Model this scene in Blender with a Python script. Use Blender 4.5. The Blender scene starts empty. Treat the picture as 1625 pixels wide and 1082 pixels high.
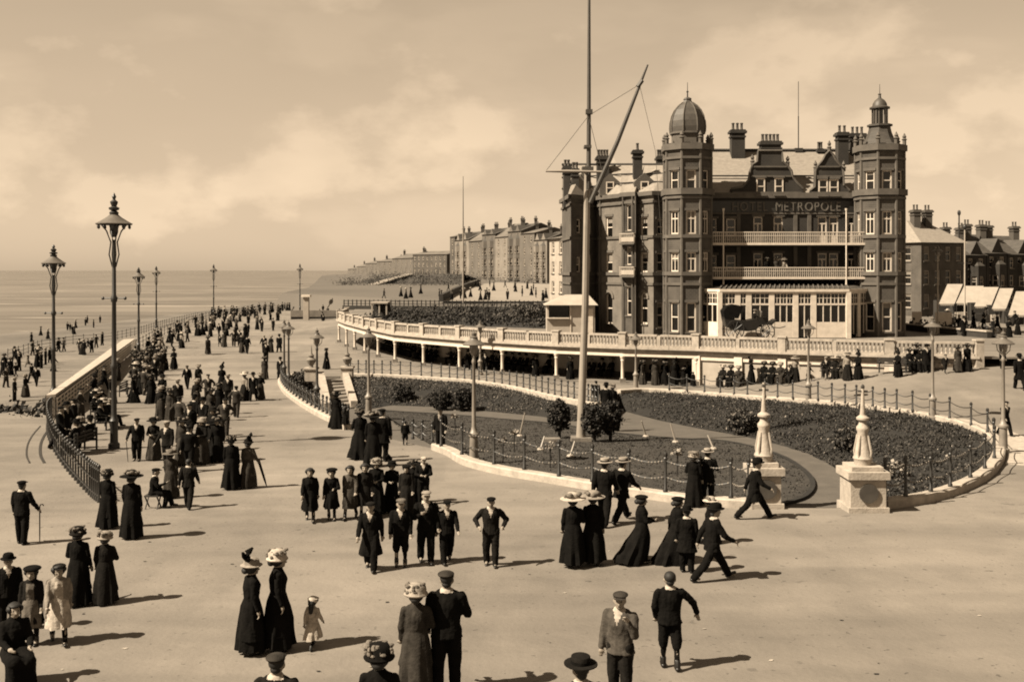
import bpy, bmesh, math, random
from mathutils import Vector, Matrix, noise
from mathutils.geometry import delaunay_2d_cdt
random.seed(7)
R = math.radians
SC = bpy.context.scene
COL = SC.collection
# ------------------------------------------------------------------ camera, world, sun, exposure
F, CX, HY, H = 1700.0, 812.5, 429.0, 8.0          # focal length in photo pixels, principal column, horizon row, eye height
cam_d = bpy.data.cameras.new('camera'); cam = bpy.data.objects.new('camera', cam_d); COL.objects.link(cam)
cam.location = (0, 0, H); cam.rotation_euler = (R(90), 0, 0)
cam_d.sensor_width = 36; cam_d.lens = 36 * F / 1625; cam_d.shift_y = -112 / 1625
cam_d.clip_start = .2; cam_d.clip_end = 60000
SC.camera = cam
SUN_DIR = Vector((1, .42, -1.14)).normalized()       # the way the light travels
sun_el = math.asin(-SUN_DIR.z)
w = bpy.data.worlds.new('World'); SC.world = w; w.use_nodes = True
nt = w.node_tree; N = nt.nodes; L = nt.links; N.clear()
def wn(t, **k):
    n = N.new(t)
    for a, b in k.items(): setattr(n, a, b)
    return n
sky = wn('ShaderNodeTexSky', sky_type='NISHITA', sun_disc=False, sun_elevation=sun_el,
         sun_rotation=math.atan2(-SUN_DIR.x, -SUN_DIR.y), air_density=1.0, dust_density=.7, ozone_density=1.0)
bw = wn('ShaderNodeRGBToBW'); L.new(sky.outputs[0], bw.inputs[0])
geo = wn('ShaderNodeTexCoord'); sep = wn('ShaderNodeSeparateXYZ'); L.new(geo.outputs['Generated'], sep.inputs[0])
# even out the bright aureole: soft power of the sky luminance
pw = wn('ShaderNodeMath', operation='POWER'); L.new(bw.outputs[0], pw.inputs[0]); pw.inputs[1].default_value = .6
mp = wn('ShaderNodeMapping'); mp.inputs['Scale'].default_value = (3.2, 3.2, 9.5); mp.inputs['Location'].default_value = (.35, 0, .1)
L.new(geo.outputs['Generated'], mp.inputs[0])
nz = wn('ShaderNodeTexNoise'); nz.inputs['Scale'].default_value = 1.5; nz.inputs['Detail'].default_value = 7; nz.inputs['Roughness'].default_value = .5
nz.inputs['Distortion'].default_value = .25
L.new(mp.outputs[0], nz.inputs['Vector'])
cr = wn('ShaderNodeValToRGB'); cr.color_ramp.elements[0].position = .50; cr.color_ramp.elements[1].position = .62
L.new(nz.outputs['Fac'], cr.inputs[0])
add = wn('ShaderNodeMath', operation='MULTIPLY_ADD'); L.new(cr.outputs[0], add.inputs[0]); add.inputs[1].default_value = .08; add.inputs[2].default_value = .90
nz2 = wn('ShaderNodeTexNoise'); nz2.inputs['Scale'].default_value = 1.1; nz2.inputs['Detail'].default_value = 3
L.new(mp.outputs[0], nz2.inputs['Vector'])
ad2 = wn('ShaderNodeMath', operation='MULTIPLY_ADD'); L.new(nz2.outputs['Fac'], ad2.inputs[0]); ad2.inputs[1].default_value = .2; ad2.inputs[2].default_value = .9
# heaped cumulus banks low over the sea and above the hotel
cmap = wn('ShaderNodeMapping'); cmap.inputs['Scale'].default_value = (7, 7, 12); L.new(geo.outputs['Generated'], cmap.inputs[0])
cn = wn('ShaderNodeTexNoise'); cn.inputs['Scale'].default_value = 1.6; cn.inputs['Detail'].default_value = 8; cn.inputs['Roughness'].default_value = .55; L.new(cmap.outputs[0], cn.inputs['Vector'])
sq = wn('ShaderNodeVectorMath', operation='MULTIPLY'); L.new(geo.outputs['Generated'], sq.inputs[0]); sq.inputs[1].default_value = (1, 1, 2.1)
prev = None
for cpx, cpy, crad in ((660, 215, .125), (500, 262, .11), (380, 300, .09), (1240, 118, .17), (1450, 190, .12), (180, 330, .10), (-150, 250, .2), (1900, 150, .25)):
    v_ = Vector(((cpx - CX) / F, 1, (HY - cpy) / F)).normalized(); dn = wn('ShaderNodeVectorMath', operation='DISTANCE'); L.new(sq.outputs[0], dn.inputs[0]); dn.inputs[1].default_value = (v_.x, v_.y, v_.z * 2.1)
    mr = wn('ShaderNodeMapRange'); mr.inputs['From Min'].default_value = crad; mr.inputs['From Max'].default_value = 0; L.new(dn.outputs['Value'], mr.inputs['Value'])
    if prev: mxn = wn('ShaderNodeMath', operation='MAXIMUM'); L.new(prev.outputs[0], mxn.inputs[0]); L.new(mr.outputs[0], mxn.inputs[1]); prev = mxn
    else: prev = mr
cs = wn('ShaderNodeMath', operation='MULTIPLY_ADD'); L.new(prev.outputs[0], cs.inputs[0]); cs.inputs[1].default_value = .34; L.new(cn.outputs['Fac'], cs.inputs[2])
cr2 = wn('ShaderNodeValToRGB'); cr2.color_ramp.elements[0].position = .60; cr2.color_ramp.elements[1].position = .74; L.new(cs.outputs[0], cr2.inputs[0])
addc = wn('ShaderNodeMath', operation='MULTIPLY_ADD'); L.new(cr2.outputs[0], addc.inputs[0]); addc.inputs[1].default_value = .17; L.new(add.outputs[0], addc.inputs[2]); add = addc
m1 = wn('ShaderNodeMath', operation='MULTIPLY'); L.new(pw.outputs[0], m1.inputs[0]); L.new(add.outputs[0], m1.inputs[1])
m2 = wn('ShaderNodeMath', operation='MULTIPLY'); L.new(m1.outputs[0], m2.inputs[0]); L.new(ad2.outputs[0], m2.inputs[1])
tint = wn('ShaderNodeVectorMath', operation='SCALE'); tint.inputs[0].default_value = (1, .768, .525); L.new(m2.outputs[0], tint.inputs['Scale'])
bg = wn('ShaderNodeBackground'); bg.inputs[1].default_value = .094   # the sky as it stands in the photograph: pale, hazy, sepia
out = wn('ShaderNodeOutputWorld'); L.new(tint.outputs[0], bg.inputs[0]); L.new(bg.outputs[0], out.inputs[0])
sd = bpy.data.lights.new('sun', 'SUN'); so = bpy.data.objects.new('sun', sd); COL.objects.link(so)
sd.energy = 5; sd.angle = R(.5); sd.color = (1, .87, .68)
so.rotation_euler = SUN_DIR.to_track_quat('-Z', 'Y').to_euler(); so.location = (-40, -10, 60)
vs = SC.view_settings; vs.view_transform = 'Standard'; vs.look = 'None'; vs.gamma = 1; vs.use_curve_mapping = False
vs.exposure = 1.72
SC.render.engine = 'CYCLES'; SC.cycles.pixel_filter_type = 'BLACKMAN_HARRIS'; SC.cycles.filter_width = 1.9      # a soft old lens

# ------------------------------------------------------------------ helpers
def sm(t):
    t = max(0., min(1., t)); return t * t * (3 - 2 * t)
def g(x, d):                                        # ground height of promenade and street
    z = 1.5 * max(0., min(1.25, 1 - (d - 18) / 52))
    return z + 2.1 * sm((x - 11) / 19) * sm((d - 50) / 22) + max(0, d - 75) * .012 * sm((x - 20) / 15)
def pz(px, py, z):
    d = F * (H - z) / (py - HY); return Vector(((px - CX) / F * d, d, z))
def pd(px, py, d): return Vector(((px - CX) / F * d, d, H + (HY - py) / F * d))
def at(px, d, z=0): return Vector(((px - CX) / F * d, d, z))
def zz(py, d): return H + (HY - py) / F * d
def solve(px, py, fn):
    a, b = 3., 600.
    for _ in range(50):
        m = (a + b) / 2
        if H - (py - HY) / F * m - fn((px - CX) / F * m, m) > 0: a = m
        else: b = m
    return Vector(((px - CX) / F * a, a, fn((px - CX) / F * a, a)))
def gp(px, py): return solve(px, py, g)
def gl(pts): return [gp(*p) for p in pts]
def fl(x, d): return g(0, d) - .10 - .85 * sm((d - 38) / 27)      # sunken garden floor
def fp(px, py): return solve(px, py, fl)
def resample(pts, step):
    out = [Vector(pts[0])]
    for a, b in zip(pts, pts[1:]):
        a, b = Vector(a), Vector(b); n = max(1, int(round((b - a).length / step)))
        for i in range(1, n + 1): out.append(a.lerp(b, i / n))
    return out
def smooth_line(pts, n=6):                          # Catmull-Rom through the points
    P = [Vector(p) for p in pts]; P = [2 * P[0] - P[1]] + P + [2 * P[-1] - P[-2]]; o = []
    for i in range(1, len(P) - 2):
        a, b, c, d = P[i - 1:i + 3]
        for k in range(n):
            t = k / n
            o.append(.5 * ((2 * b) + (c - a) * t + (2 * a - 5 * b + 4 * c - d) * t * t + (3 * b - a - 3 * c + d) * t ** 3))
    o.append(P[-2]); return o
def inpoly(x, y, poly):
    c = False; j = len(poly) - 1
    for i in range(len(poly)):
        xi, yi, xj, yj = poly[i][0], poly[i][1], poly[j][0], poly[j][1]
        if (yi > y) != (yj > y) and x < (xj - xi) * (y - yi) / (yj - yi) + xi: c = not c
        j = i
    return c

M = {}
def S(v, warm=1.0):
    v *= .74
    return (v, v * (1 - .125 * warm), v * (1 - .26 * warm), 1)
def mat(name, v, rough=.85, var=.25, scale=4, bump=0, bscale=None, warm=1.0, detail=5, stretch=None, spec=.3, metal=0, lo=None):
    m = bpy.data.materials.new(name); m.use_nodes = True; n = m.node_tree.nodes; l = m.node_tree.links
    p = n['Principled BSDF']; p.inputs['Roughness'].default_value = rough; p.inputs['Specular IOR Level'].default_value = spec
    p.inputs['Metallic'].default_value = metal
    tc = n.new('ShaderNodeTexCoord'); mpn = n.new('ShaderNodeMapping'); l.new(tc.outputs['Object'], mpn.inputs[0])
    if stretch: mpn.inputs['Scale'].default_value = stretch
    t = n.new('ShaderNodeTexNoise'); t.inputs['Scale'].default_value = scale; t.inputs['Detail'].default_value = detail; t.inputs['Roughness'].default_value = .62
    l.new(mpn.outputs[0], t.inputs['Vector'])
    r = n.new('ShaderNodeValToRGB'); r.color_ramp.elements[0].position = .3; r.color_ramp.elements[1].position = .72
    r.color_ramp.elements[0].color = S(v * (1 - var) if lo is None else lo, warm); r.color_ramp.elements[1].color = S(v * (1 + var), warm)
    l.new(t.outputs['Fac'], r.inputs[0]); l.new(r.outputs[0], p.inputs['Base Color'])
    if bump:
        t2 = n.new('ShaderNodeTexNoise'); t2.inputs['Scale'].default_value = bscale or scale * 6; t2.inputs['Detail'].default_value = 4
        l.new(mpn.outputs[0], t2.inputs['Vector'])
        b = n.new('ShaderNodeBump'); b.inputs['Strength'].default_value = bump; b.inputs['Distance'].default_value = .05
        l.new(t2.outputs['Fac'], b.inputs['Height']); l.new(b.outputs[0], p.inputs['Normal'])
    M[name] = m; return m
def brickmat(name, v, mortar, scale, var=.3, rough=.9, warm=1.0, bw_=.5, rh=.25):
    m = mat(name, v, rough, var, .7, warm=warm); n = m.node_tree.nodes; l = m.node_tree.links; p = n['Principled BSDF']
    src = p.inputs['Base Color'].links[0].from_socket
    b = n.new('ShaderNodeTexBrick'); b.inputs['Scale'].default_value = scale; b.inputs['Mortar Size'].default_value = .02
    b.inputs['Brick Width'].default_value = bw_; b.inputs['Row Height'].default_value = rh
    tc = n.new('ShaderNodeTexCoord'); sp = n.new('ShaderNodeSeparateXYZ'); cb = n.new('ShaderNodeCombineXYZ'); ad = n.new('ShaderNodeMath')
    l.new(tc.outputs['Object'], sp.inputs[0]); l.new(sp.outputs['X'], ad.inputs[0]); l.new(sp.outputs['Y'], ad.inputs[1])
    l.new(ad.outputs[0], cb.inputs['X']); l.new(sp.outputs['Z'], cb.inputs['Y']); l.new(cb.outputs[0], b.inputs['Vector'])
    l.new(src, b.inputs['Color1']); l.new(src, b.inputs['Color2']); b.inputs['Mortar'].default_value = S(mortar, warm)
    l.new(b.outputs['Color'], p.inputs['Base Color']); return m

mat('paving', .205, .9, .16, .16, bump=.25, bscale=9, detail=12)
def weather(name, k=.55):                            # broad worn patches, swept streaks and dark specks over a ground material
    m = M[name]; n = m.node_tree.nodes; l = m.node_tree.links; p = n['Principled BSDF']; src = p.inputs['Base Color'].links[0].from_socket
    tc = n.new('ShaderNodeTexCoord'); last = src
    for sc_, st_, lo_, hi_, dk in ((.06, (1, 1, 1), .35, .65, .70), (.5, (.12, 1.2, 1), .42, .68, .80), (7, (1, 1, 1), .66, .70, .55), (.9, (1, 1, 1), .45, .6, .90), (.22, (1.4, .3, 1), .52, .58, .90), (2.2, (1, 1, 1), .68, .72, .72)):
        mp_ = n.new('ShaderNodeMapping'); mp_.inputs['Scale'].default_value = st_; l.new(tc.outputs['Object'], mp_.inputs[0])
        t = n.new('ShaderNodeTexNoise'); t.inputs['Scale'].default_value = sc_; t.inputs['Detail'].default_value = 6; l.new(mp_.outputs[0], t.inputs['Vector'])
        r = n.new('ShaderNodeMapRange'); r.inputs['From Min'].default_value = lo_; r.inputs['From Max'].default_value = hi_; r.inputs['To Min'].default_value = 1; r.inputs['To Max'].default_value = dk; l.new(t.outputs['Fac'], r.inputs['Value'])
        v = n.new('ShaderNodeVectorMath'); v.operation = 'SCALE'; l.new(last, v.inputs[0]); l.new(r.outputs[0], v.inputs['Scale']); last = v.outputs[0]
    l.new(last, p.inputs['Base Color'])
mat('paving_worn', .185, .9, .12, .5, bump=.2, bscale=9)
mat('sand', .14, .95, .2, .05, bump=.3, bscale=1.5, detail=8)
mat('stone', .32, .85, .26, 2.6, bump=.25, bscale=14)
mat('stone_dull', .15, .9, .25, 1.5, bump=.3, bscale=12)
mat('white_paint', .56, .6, .15, 2.5)
mat('cream_paint', .33, .7, .15, 1.2)
mat('grey_path', .075, .95, .2, 1.2, bump=.3, bscale=12)
mat('lawn', .030, .95, .45, 1.4, bump=.8, bscale=30, detail=9)
mat('soil', .012, .98, .4, 2, bump=.6, bscale=12)
mat('leaf_dark', .016, .8, .5, 3)
mat('leaf_mid', .042, .8, .5, 3)
mat('leaf_light', .085, .8, .4, 3)
mat('flower', .26, .8, .2, 3)
mat('bark', .02, .9, .3, 3)
mat('iron', .013, .5, .3, 5, spec=.5)
mat('iron_worn', .035, .55, .3, 4, spec=.4)
mat('lamp_paint', .17, .5, .25, 2, spec=.4)
mat('lamp_shade', .10, .5, .2, 4)
mat('glass', .006, .12, .3, 1, spec=.5)
mat('lamp_glass', .16, .15, .2, 3, spec=.5)
mat('blind', .18, .9, .15, 2)
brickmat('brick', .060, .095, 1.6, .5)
brickmat('brick_dark', .026, .042, 1.6, .5)  # dark brick walls; on the hotel's main front the shade is painted in
brickmat('brick_sunlit', .125, .14, 1.6, .4)  # paler copy of brick: sunlight put into the colour of two wing facets
mat('trim', .088, .85, .25, 1.5)
mat('slate', .20, .75, .2, 2.5, stretch=(1, 1, 3), bump=.12, bscale=9)
mat('slate_dark', .05, .75, .35, 1.2, stretch=(1, 1, 5), bump=.4, bscale=5)
mat('lead', .055, .55, .3, 2)
mat('wood', .03, .8, .35, 6, stretch=(1, 8, 8))
mat('bank_grass', .04, .95, .4, .12, detail=8)
weather('paving'); weather('paving_worn'); weather('sand')
mat('far_cream', .17, .9, .2, .25)
mat('canvas', .30, .9, .12, 1.5)
mat('far_wall', .10, .9, .25, .25)
mat('far_wall_dark', .07, .9, .3, .25)
mat('far_roof', .11, .9, .3, .25)
mat('far_grass', .09, .95, .22, .02, detail=9)
mat('road', .21, .95, .12, .05, detail=8)
mat('mast_paint', .24, .5, .15, 1.2)
mat('mast_dark', .05, .6, .25, 1.2)
mat('rope', .06, .9, .2, 9)
mat('letter', .10, .7, .2, 3)
mat('skin', .22, .6, .1, 9, warm=1.2)
mat('hair', .009, .7, .4, 9)
mat('feature', .02, .6, .2, 9)
mat('leather', .010, .45, .3, 9)
for nm_, v_ in (('black', .0048), ('dark', .009), ('brown', .030), ('grey', .055), ('tan', .10), ('pale', .20), ('white', .34), ('straw', .24), ('flowery', .12)):
    mat('cloth_' + nm_, v_, .95, .4, 7, bump=.25, bscale=22, spec=.06)

class MB:
    def __init__(s): s.v = []; s.f = []; s.m = []
    def add(s, vs_, fs, m=0):
        o = len(s.v); s.v += [tuple(p) for p in vs_]
        for f in fs: s.f.append(tuple(i + o for i in f)); s.m.append(m)
    def face(s, pts, m=0): s.add(pts, [tuple(range(len(pts)))], m)
    def mm(s, x0, x1, y0, y1, z0, z1, m=0):
        s.add([(x0, y0, z0), (x1, y0, z0), (x1, y1, z0), (x0, y1, z0), (x0, y0, z1), (x1, y0, z1), (x1, y1, z1), (x0, y1, z1)],
              [(0, 3, 2, 1), (4, 5, 6, 7), (0, 1, 5, 4), (1, 2, 6, 5), (2, 3, 7, 6), (3, 0, 4, 7)], m)
    def box(s, c, d, rz=0, m=0):
        o = len(s.v); s.mm(-d[0] / 2, d[0] / 2, -d[1] / 2, d[1] / 2, 0, d[2], m); ca, sa = math.cos(rz), math.sin(rz)
        for i in range(o, len(s.v)):
            x, y, z = s.v[i]; s.v[i] = (c[0] + x * ca - y * sa, c[1] + x * sa + y * ca, c[2] + z)
    def beam(s, a, b, wd, ht, m=0):                 # square bar from a to b; wd across, ht up
        a, b = Vector(a), Vector(b); u = (b - a).normalized(); side = u.cross(Vector((0, 0, 1)))
        side = side.normalized() if side.length > 1e-5 else Vector((1, 0, 0)); up = side.cross(u)
        c = [a + side * i * wd / 2 + up * j * ht / 2 for i, j in ((-1, -1), (1, -1), (1, 1), (-1, 1))]; e = [p + (b - a) for p in c]
        s.add(c + e, [(3, 2, 1, 0), (4, 5, 6, 7), (0, 1, 5, 4), (1, 2, 6, 5), (2, 3, 7, 6), (3, 0, 4, 7)], m)
    def loft(s, rings, m=0, cap=True, close=True):
        n = len(rings[0]); o = len(s.v)
        for r in rings: s.v += [tuple(p) for p in r]
        for i in range(len(rings) - 1):
            for j in range(n if close else n - 1):
                k = (j + 1) % n; a = o + i * n
                s.f.append((a + j, a + k, a + n + k, a + n + j)); s.m.append(m)
        if cap:
            s.f.append(tuple(o + j for j in reversed(range(n)))); s.m.append(m)
            s.f.append(tuple(o + (len(rings) - 1) * n + j for j in range(n))); s.m.append(m)
    def tube(s, pts, r, n=6, m=0, cap=True):
        P = [Vector(p) for p in pts]; rs = r if isinstance(r, (list, tuple)) else [r] * len(P); rings = []
        for i, p in enumerate(P):
            t = (P[min(i + 1, len(P) - 1)] - P[max(i - 1, 0)]).normalized()
            a = t.orthogonal().normalized() if abs(t.z) > .95 else t.cross(Vector((0, 0, 1))).normalized(); b = t.cross(a)
            if abs(t.z) > .95: a = Vector((1, 0, 0)); b = t.cross(a).normalized(); a = b.cross(t)
            rings.append([p + (a * math.cos(2 * math.pi * k / n) + b * math.sin(2 * math.pi * k / n)) * rs[i] for k in range(n)])
        s.loft(rings, m, cap)
    def lathe(s, prof, n=12, c=(0, 0, 0), m=0, a0=0, sx=1, sy=1):
        s.loft([[(c[0] + sx * r * math.cos(a0 + 2 * math.pi * k / n), c[1] + sy * r * math.sin(a0 + 2 * math.pi * k / n), c[2] + z) for k in range(n)] for r, z in prof], m)
    def prism(s, poly, z0, z1, m=0):
        n = len(poly); s.add([(p[0], p[1], z0) for p in poly] + [(p[0], p[1], z1) for p in poly],
              [tuple(reversed(range(n))), tuple(range(n, 2 * n))] + [(i, (i + 1) % n, n + (i + 1) % n, n + i) for i in range(n)], m)
    def ell(s, c, r, n=10, k=7, m=0):
        rings = []
        for i in range(k + 1):
            a = -math.pi / 2 + math.pi * i / k; a = max(-1.55, min(1.55, a))
            rings.append([(c[0] + r[0] * math.cos(a) * math.cos(2 * math.pi * j / n), c[1] + r[1] * math.cos(a) * math.sin(2 * math.pi * j / n), c[2] + r[2] * math.sin(a)) for j in range(n)])
        s.loft(rings, m)
    def cap(s, p0, r0, p1, r1, n=10, m=0):          # tapered capsule
        p0, p1 = Vector(p0), Vector(p1); t = (p1 - p0); ln = t.length; t = t / ln if ln > 1e-6 else Vector((0, 0, 1))
        a = t.orthogonal().normalized(); b = t.cross(a); rings = []
        for q, rr, sg in ((p0, r0, -1), (p1, r1, 1)):
            for an in ((86, 60, 30, 0) if sg < 0 else (0, 30, 60, 86)):
                cc, ss = math.cos(R(an)) * rr, math.sin(R(an)) * rr * sg
                rings.append([q + t * ss + (a * math.cos(2 * math.pi * k / n) + b * math.sin(2 * math.pi * k / n)) * cc for k in range(n)])
        s.loft(rings, m)
    def mesh(s, name, mats, smooth=False):
        me = bpy.data.meshes.new(name); me.from_pydata(s.v, [], s.f); me.update()
        for q in ([mats] if isinstance(mats, (str,)) else mats): me.materials.append(M[q])
        me.polygons.foreach_set('material_index', s.m)
        bm = bmesh.new(); bm.from_mesh(me); bmesh.ops.recalc_face_normals(bm, faces=bm.faces); bm.to_mesh(me); bm.free()
        if smooth:
            me.polygons.foreach_set('use_smooth', [True] * len(me.polygons)); me.set_sharp_from_angle(angle=R(42))
        return me
WL = {}
def link(name, me, parent=None, loc=(0, 0, 0), rz=0):        # loc is a world place unless the mesh is placed in its parent's own frame
    o = bpy.data.objects.new(name, me); COL.objects.link(o); loc = Vector(loc)
    if parent: o.parent = parent; o.location = loc - WL[parent.name]
    else: o.location = loc
    o.rotation_euler.z = rz; WL[o.name] = loc; return o
def sub(name, me, parent, loc=(0, 0, 0), rz=0):              # child placed in its parent's frame
    o = bpy.data.objects.new(name, me); COL.objects.link(o); o.parent = parent; o.location = loc; o.rotation_euler.z = rz
    WL[o.name] = WL[parent.name]; return o
def part(name, mb, mats, parent, smooth=False): return link(name, mb.mesh(name, mats, smooth), parent)
def tag(o, label, cat, group=None):
    o['label'] = label; o['category'] = cat
    if group: o['group'] = group
    return o
def thing(name, loc, label, cat, group=None, rz=0):
    o = bpy.data.objects.new(name, None); COL.objects.link(o); o.location = loc; o.rotation_euler.z = rz; o.empty_display_size = .2
    WL[o.name] = Vector(loc); return tag(o, label, cat, group)
def struct(name, mb, mats, parent=None, smooth=False):
    o = part(name, mb, mats, parent, smooth)
    if not parent: o['kind'] = 'structure'
    return o
def copy_tree(o, parent=None):
    c = o.copy(); COL.objects.link(c); WL[c.name] = WL[o.name]
    if parent: c.parent = parent
    for ch in list(o.children): copy_tree(ch, c)
    return c
def cdt_sheet(outer, holes, fn, grid, mb, m=0, extra=None):
    vs_ = []; es = []
    for poly in [outer] + holes:
        b = len(vs_); vs_ += [Vector((p[0], p[1])) for p in poly]; n = len(poly); es += [(b + i, b + (i + 1) % n) for i in range(n)]
    for x, y in grid:
        if inpoly(x, y, outer) and not any(inpoly(x, y, h) for h in holes): vs_.append(Vector((x, y)))
    r = delaunay_2d_cdt(vs_, es, [], 0, 1e-4)
    P = r[0]; tr = []
    for f in r[2]:
        cx = sum(P[i][0] for i in f) / len(f); cy = sum(P[i][1] for i in f) / len(f)
        if inpoly(cx, cy, outer) and not any(inpoly(cx, cy, h) for h in holes): tr.append(tuple(f))
    mb.add([(p[0], p[1], fn(p[0], p[1])) for p in P], tr, m)
# ------------------------------------------------------------------ the large structure: sea, beach, promenade, garden
def sweep(line, prof, mb, m=0, closed=False):        # prof: (offset to the right of travel, z)
    P = [Vector(p) for p in line]; rings = []
    for i, p in enumerate(P):
        t = (P[min(i + 1, len(P) - 1)] - P[max(i - 1, 0)]); t.z = 0; t.normalize(); r = Vector((t.y, -t.x, 0))
        rings.append([p + r * o + Vector((0, 0, z)) for o, z in prof])
    mb.loft(rings, m)
SHELTER = [gp(91, 663), gp(216, 555)]
edge = [gp(-420, 690), gp(-150, 668), gp(8, 655), gp(45, 648), gp(84, 664)] + SHELTER + [gp(250, 535), gp(300, 513), gp(345, 501), gp(440, 492), gp(478, 487)]
edge2 = [(p.x, p.y) for p in edge]
# garden outline (where the kerb stands)
LEFT_TOP = gp(487, 598)
left_kerb = smooth_line([gp(480, 597), gp(458, 600), gp(446, 606), gp(452, 620), gp(470, 636), gp(500, 655), gp(530, 670), gp(553, 682)], 5)
front_kerb = smooth_line([gp(692, 713), gp(716, 722), gp(745, 738), gp(800, 752), gp(870, 764), gp(940, 776), gp(1000, 785), gp(1090, 798), gp(1196, 806)], 5)
right_kerb = smooth_line([gp(1400, 806), gp(1470, 795), gp(1530, 775), gp(1570, 750), gp(1586, 722), gp(1578, 700), gp(1550, 684), gp(1500, 669), gp(1440, 657), gp(1380, 649), gp(1300, 641),
                          gp(1200, 634), gp(1100, 626), gp(1030, 622), gp(982, 624)], 4)
back_kerb = smooth_line([gp(950, 646), gp(920, 641), gp(870, 631), gp(820, 619), gp(760, 609), gp(700, 604), gp(620, 599), gp(556, 597)], 5)
garden = left_kerb + front_kerb + right_kerb + back_kerb
garden2 = [(p.x, p.y) for p in garden]
far_edge = [(-38, 240), (130, 240), (130, 2), (-40, 2)]
outer = edge2 + far_edge
grid = [(x * 2.6 + .37 * (y % 3), y * 2.2 + 3) for x in range(-16, 42) for y in range(0, 46)]
mb = MB(); cdt_sheet(outer, [garden2], g, grid, mb); prom = struct('promenade_ground', mb, 'paving', smooth=True)
# skirt of the promenade's seaward edge, lower walk, beach, sea
mb = MB(); e3 = [Vector((x, y, g(x, y))) for x, y in edge2]
mb.loft([[p - Vector((0, 0, .004)) for p in e3], [Vector((p.x - .15, p.y, -3)) for p in e3]], cap=False, close=False); struct('promenade_wall', mb, 'stone_dull')
lw_out = [pz(-420, 600, -1.5), pz(-100, 582, -1.5), pz(5, 571, -1.5), pz(60, 554, -1.5), pz(110, 546, -1.5), pz(174, 540, -1.5), pz(215, 531, -1.5), pz(260, 517, -1.5), pz(310, 505, -1.5), pz(400, 494, -1.5), pz(470, 486, -1.5)]
mb = MB(); mb.face([(p.x + .3, p.y, -1.5) for p in e3] + [(p.x, p.y, -1.5) for p in reversed(lw_out)]); struct('lower_walk', mb, 'paving_worn')
mb = MB(); mb.loft([lw_out, [p + Vector((-1.2, 0, -2.3)) for p in lw_out]], cap=False, close=False); struct('sea_wall', mb, 'stone_dull')
shore = [pz(-500, 560, -5), pz(-150, 545, -5), pz(5, 530, -5), pz(120, 518, -5), pz(230, 505, -5), pz(330, 492, -5), pz(420, 480, -5), pz(480, 470, -5), pz(515, 452, -5), pz(540, 443, -5)]
inner = [p + Vector((0, 0, -1.7)) for p in lw_out] + [Vector((-30, 420, -3.2)), Vector((-60, 900, -3.4)), Vector((-200, 1842, -4))]
n_ = 26
def lerpline(P, n):
    o = []
    for i in range(n):
        t = i / (n - 1) * (len(P) - 1); k = min(int(t), len(P) - 2); o.append(Vector(P[k]).lerp(Vector(P[k + 1]), t - k))
    return o
A_, B_ = lerpline(inner, n_), lerpline(shore, n_)
rows = []
for k in range(9):
    t = k / 8; rows.append([A_[i].lerp(B_[i] + Vector((0, 0, .05)), t) + Vector((0, 0, .10 * noise.noise(Vector((i * 1.3, k * .9, 0))) * (1.6 if 0 < k < 8 else 0))) for i in range(n_)])
mb = MB(); mb.loft(rows, cap=False, close=False); struct('beach_sand', mb, 'sand', smooth=True)
# sea with its own rolling surface colour: sandbars and foam lines
ms = mat('sea', .125, .55, .4, .012, bump=.5, bscale=.35, stretch=(.35, 1.6, 1), detail=10, spec=.22)
n = ms.node_tree.nodes; l = ms.node_tree.links
tc = n.new('ShaderNodeTexCoord'); mpn = n.new('ShaderNodeMapping'); mpn.inputs['Scale'].default_value = (.012, .075, 1); l.new(tc.outputs['Object'], mpn.inputs[0])
t = n.new('ShaderNodeTexNoise'); t.inputs['Scale'].default_value = 1.0; t.inputs['Detail'].default_value = 9; t.inputs['Roughness'].default_value = .65; l.new(mpn.outputs[0], t.inputs['Vector'])
r = n.new('ShaderNodeValToRGB'); r.color_ramp.elements[0].position = .55; r.color_ramp.elements[1].position = .66; l.new(t.outputs['Fac'], r.inputs[0])
mx = n.new('ShaderNodeMix'); mx.data_type = 'RGBA'; l.new(r.outputs[0], mx.inputs['Factor'])
p = n['Principled BSDF']; l.new(p.inputs['Base Color'].links[0].from_socket, mx.inputs['A']); mx.inputs['B'].default_value = S(.30); l.new(mx.outputs['Result'], p.inputs['Base Color'])
mb = MB(); xs = [-30000, -9000, -3000, -1200, -600, -300, -150, 0, 3000, 30000]; ys = [-200, 0, 100, 200, 300, 450, 700, 1200, 3000, 9000, 40000]
mb.loft([[(x, y, -5) for x in xs] for y in ys], cap=False, close=False); struct('sea', mb, 'sea')
# low dark weed and rubble along the edge between promenade and lower walk
def clumps(mb, pts, size, cnt, hgt, mats=3, rnd=random, flat=.6, ls=1.0):
    for p in pts:
        for _ in range(cnt):
            q = Vector(p) + Vector((rnd.gauss(0, size), rnd.gauss(0, size), abs(rnd.gauss(0, hgt)))); s_ = rnd.uniform(.5, 1.2) * .16 * ls
            a = Vector((rnd.gauss(0, 1), rnd.gauss(0, 1), rnd.gauss(0, 1) * flat)).normalized(); b = a.orthogonal().normalized(); c = a.cross(b)
            mb.face([q + b * s_, q + c * s_ * .7, q - b * s_, q - c * s_ * .7], rnd.randrange(mats))
mb = MB(); clumps(mb, resample([p + Vector((-1.2, .6, -.3)) for p in edge[1:5]], .5), .45, 26, .25)
o = part('edge_weed', mb, ['soil', 'leaf_dark', 'leaf_mid'], None); o['kind'] = 'stuff'
mb = MB(); a0, a1 = SHELTER; nrm = Vector((-(a1 - a0).y, (a1 - a0).x, 0)).normalized()
clumps(mb, resample([a0 + nrm * 2.2 + Vector((0, 0, -1.0)), a1 + nrm * 1.9 + Vector((0, 0, -1.0))], .6), .35, 22, .3)
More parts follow.
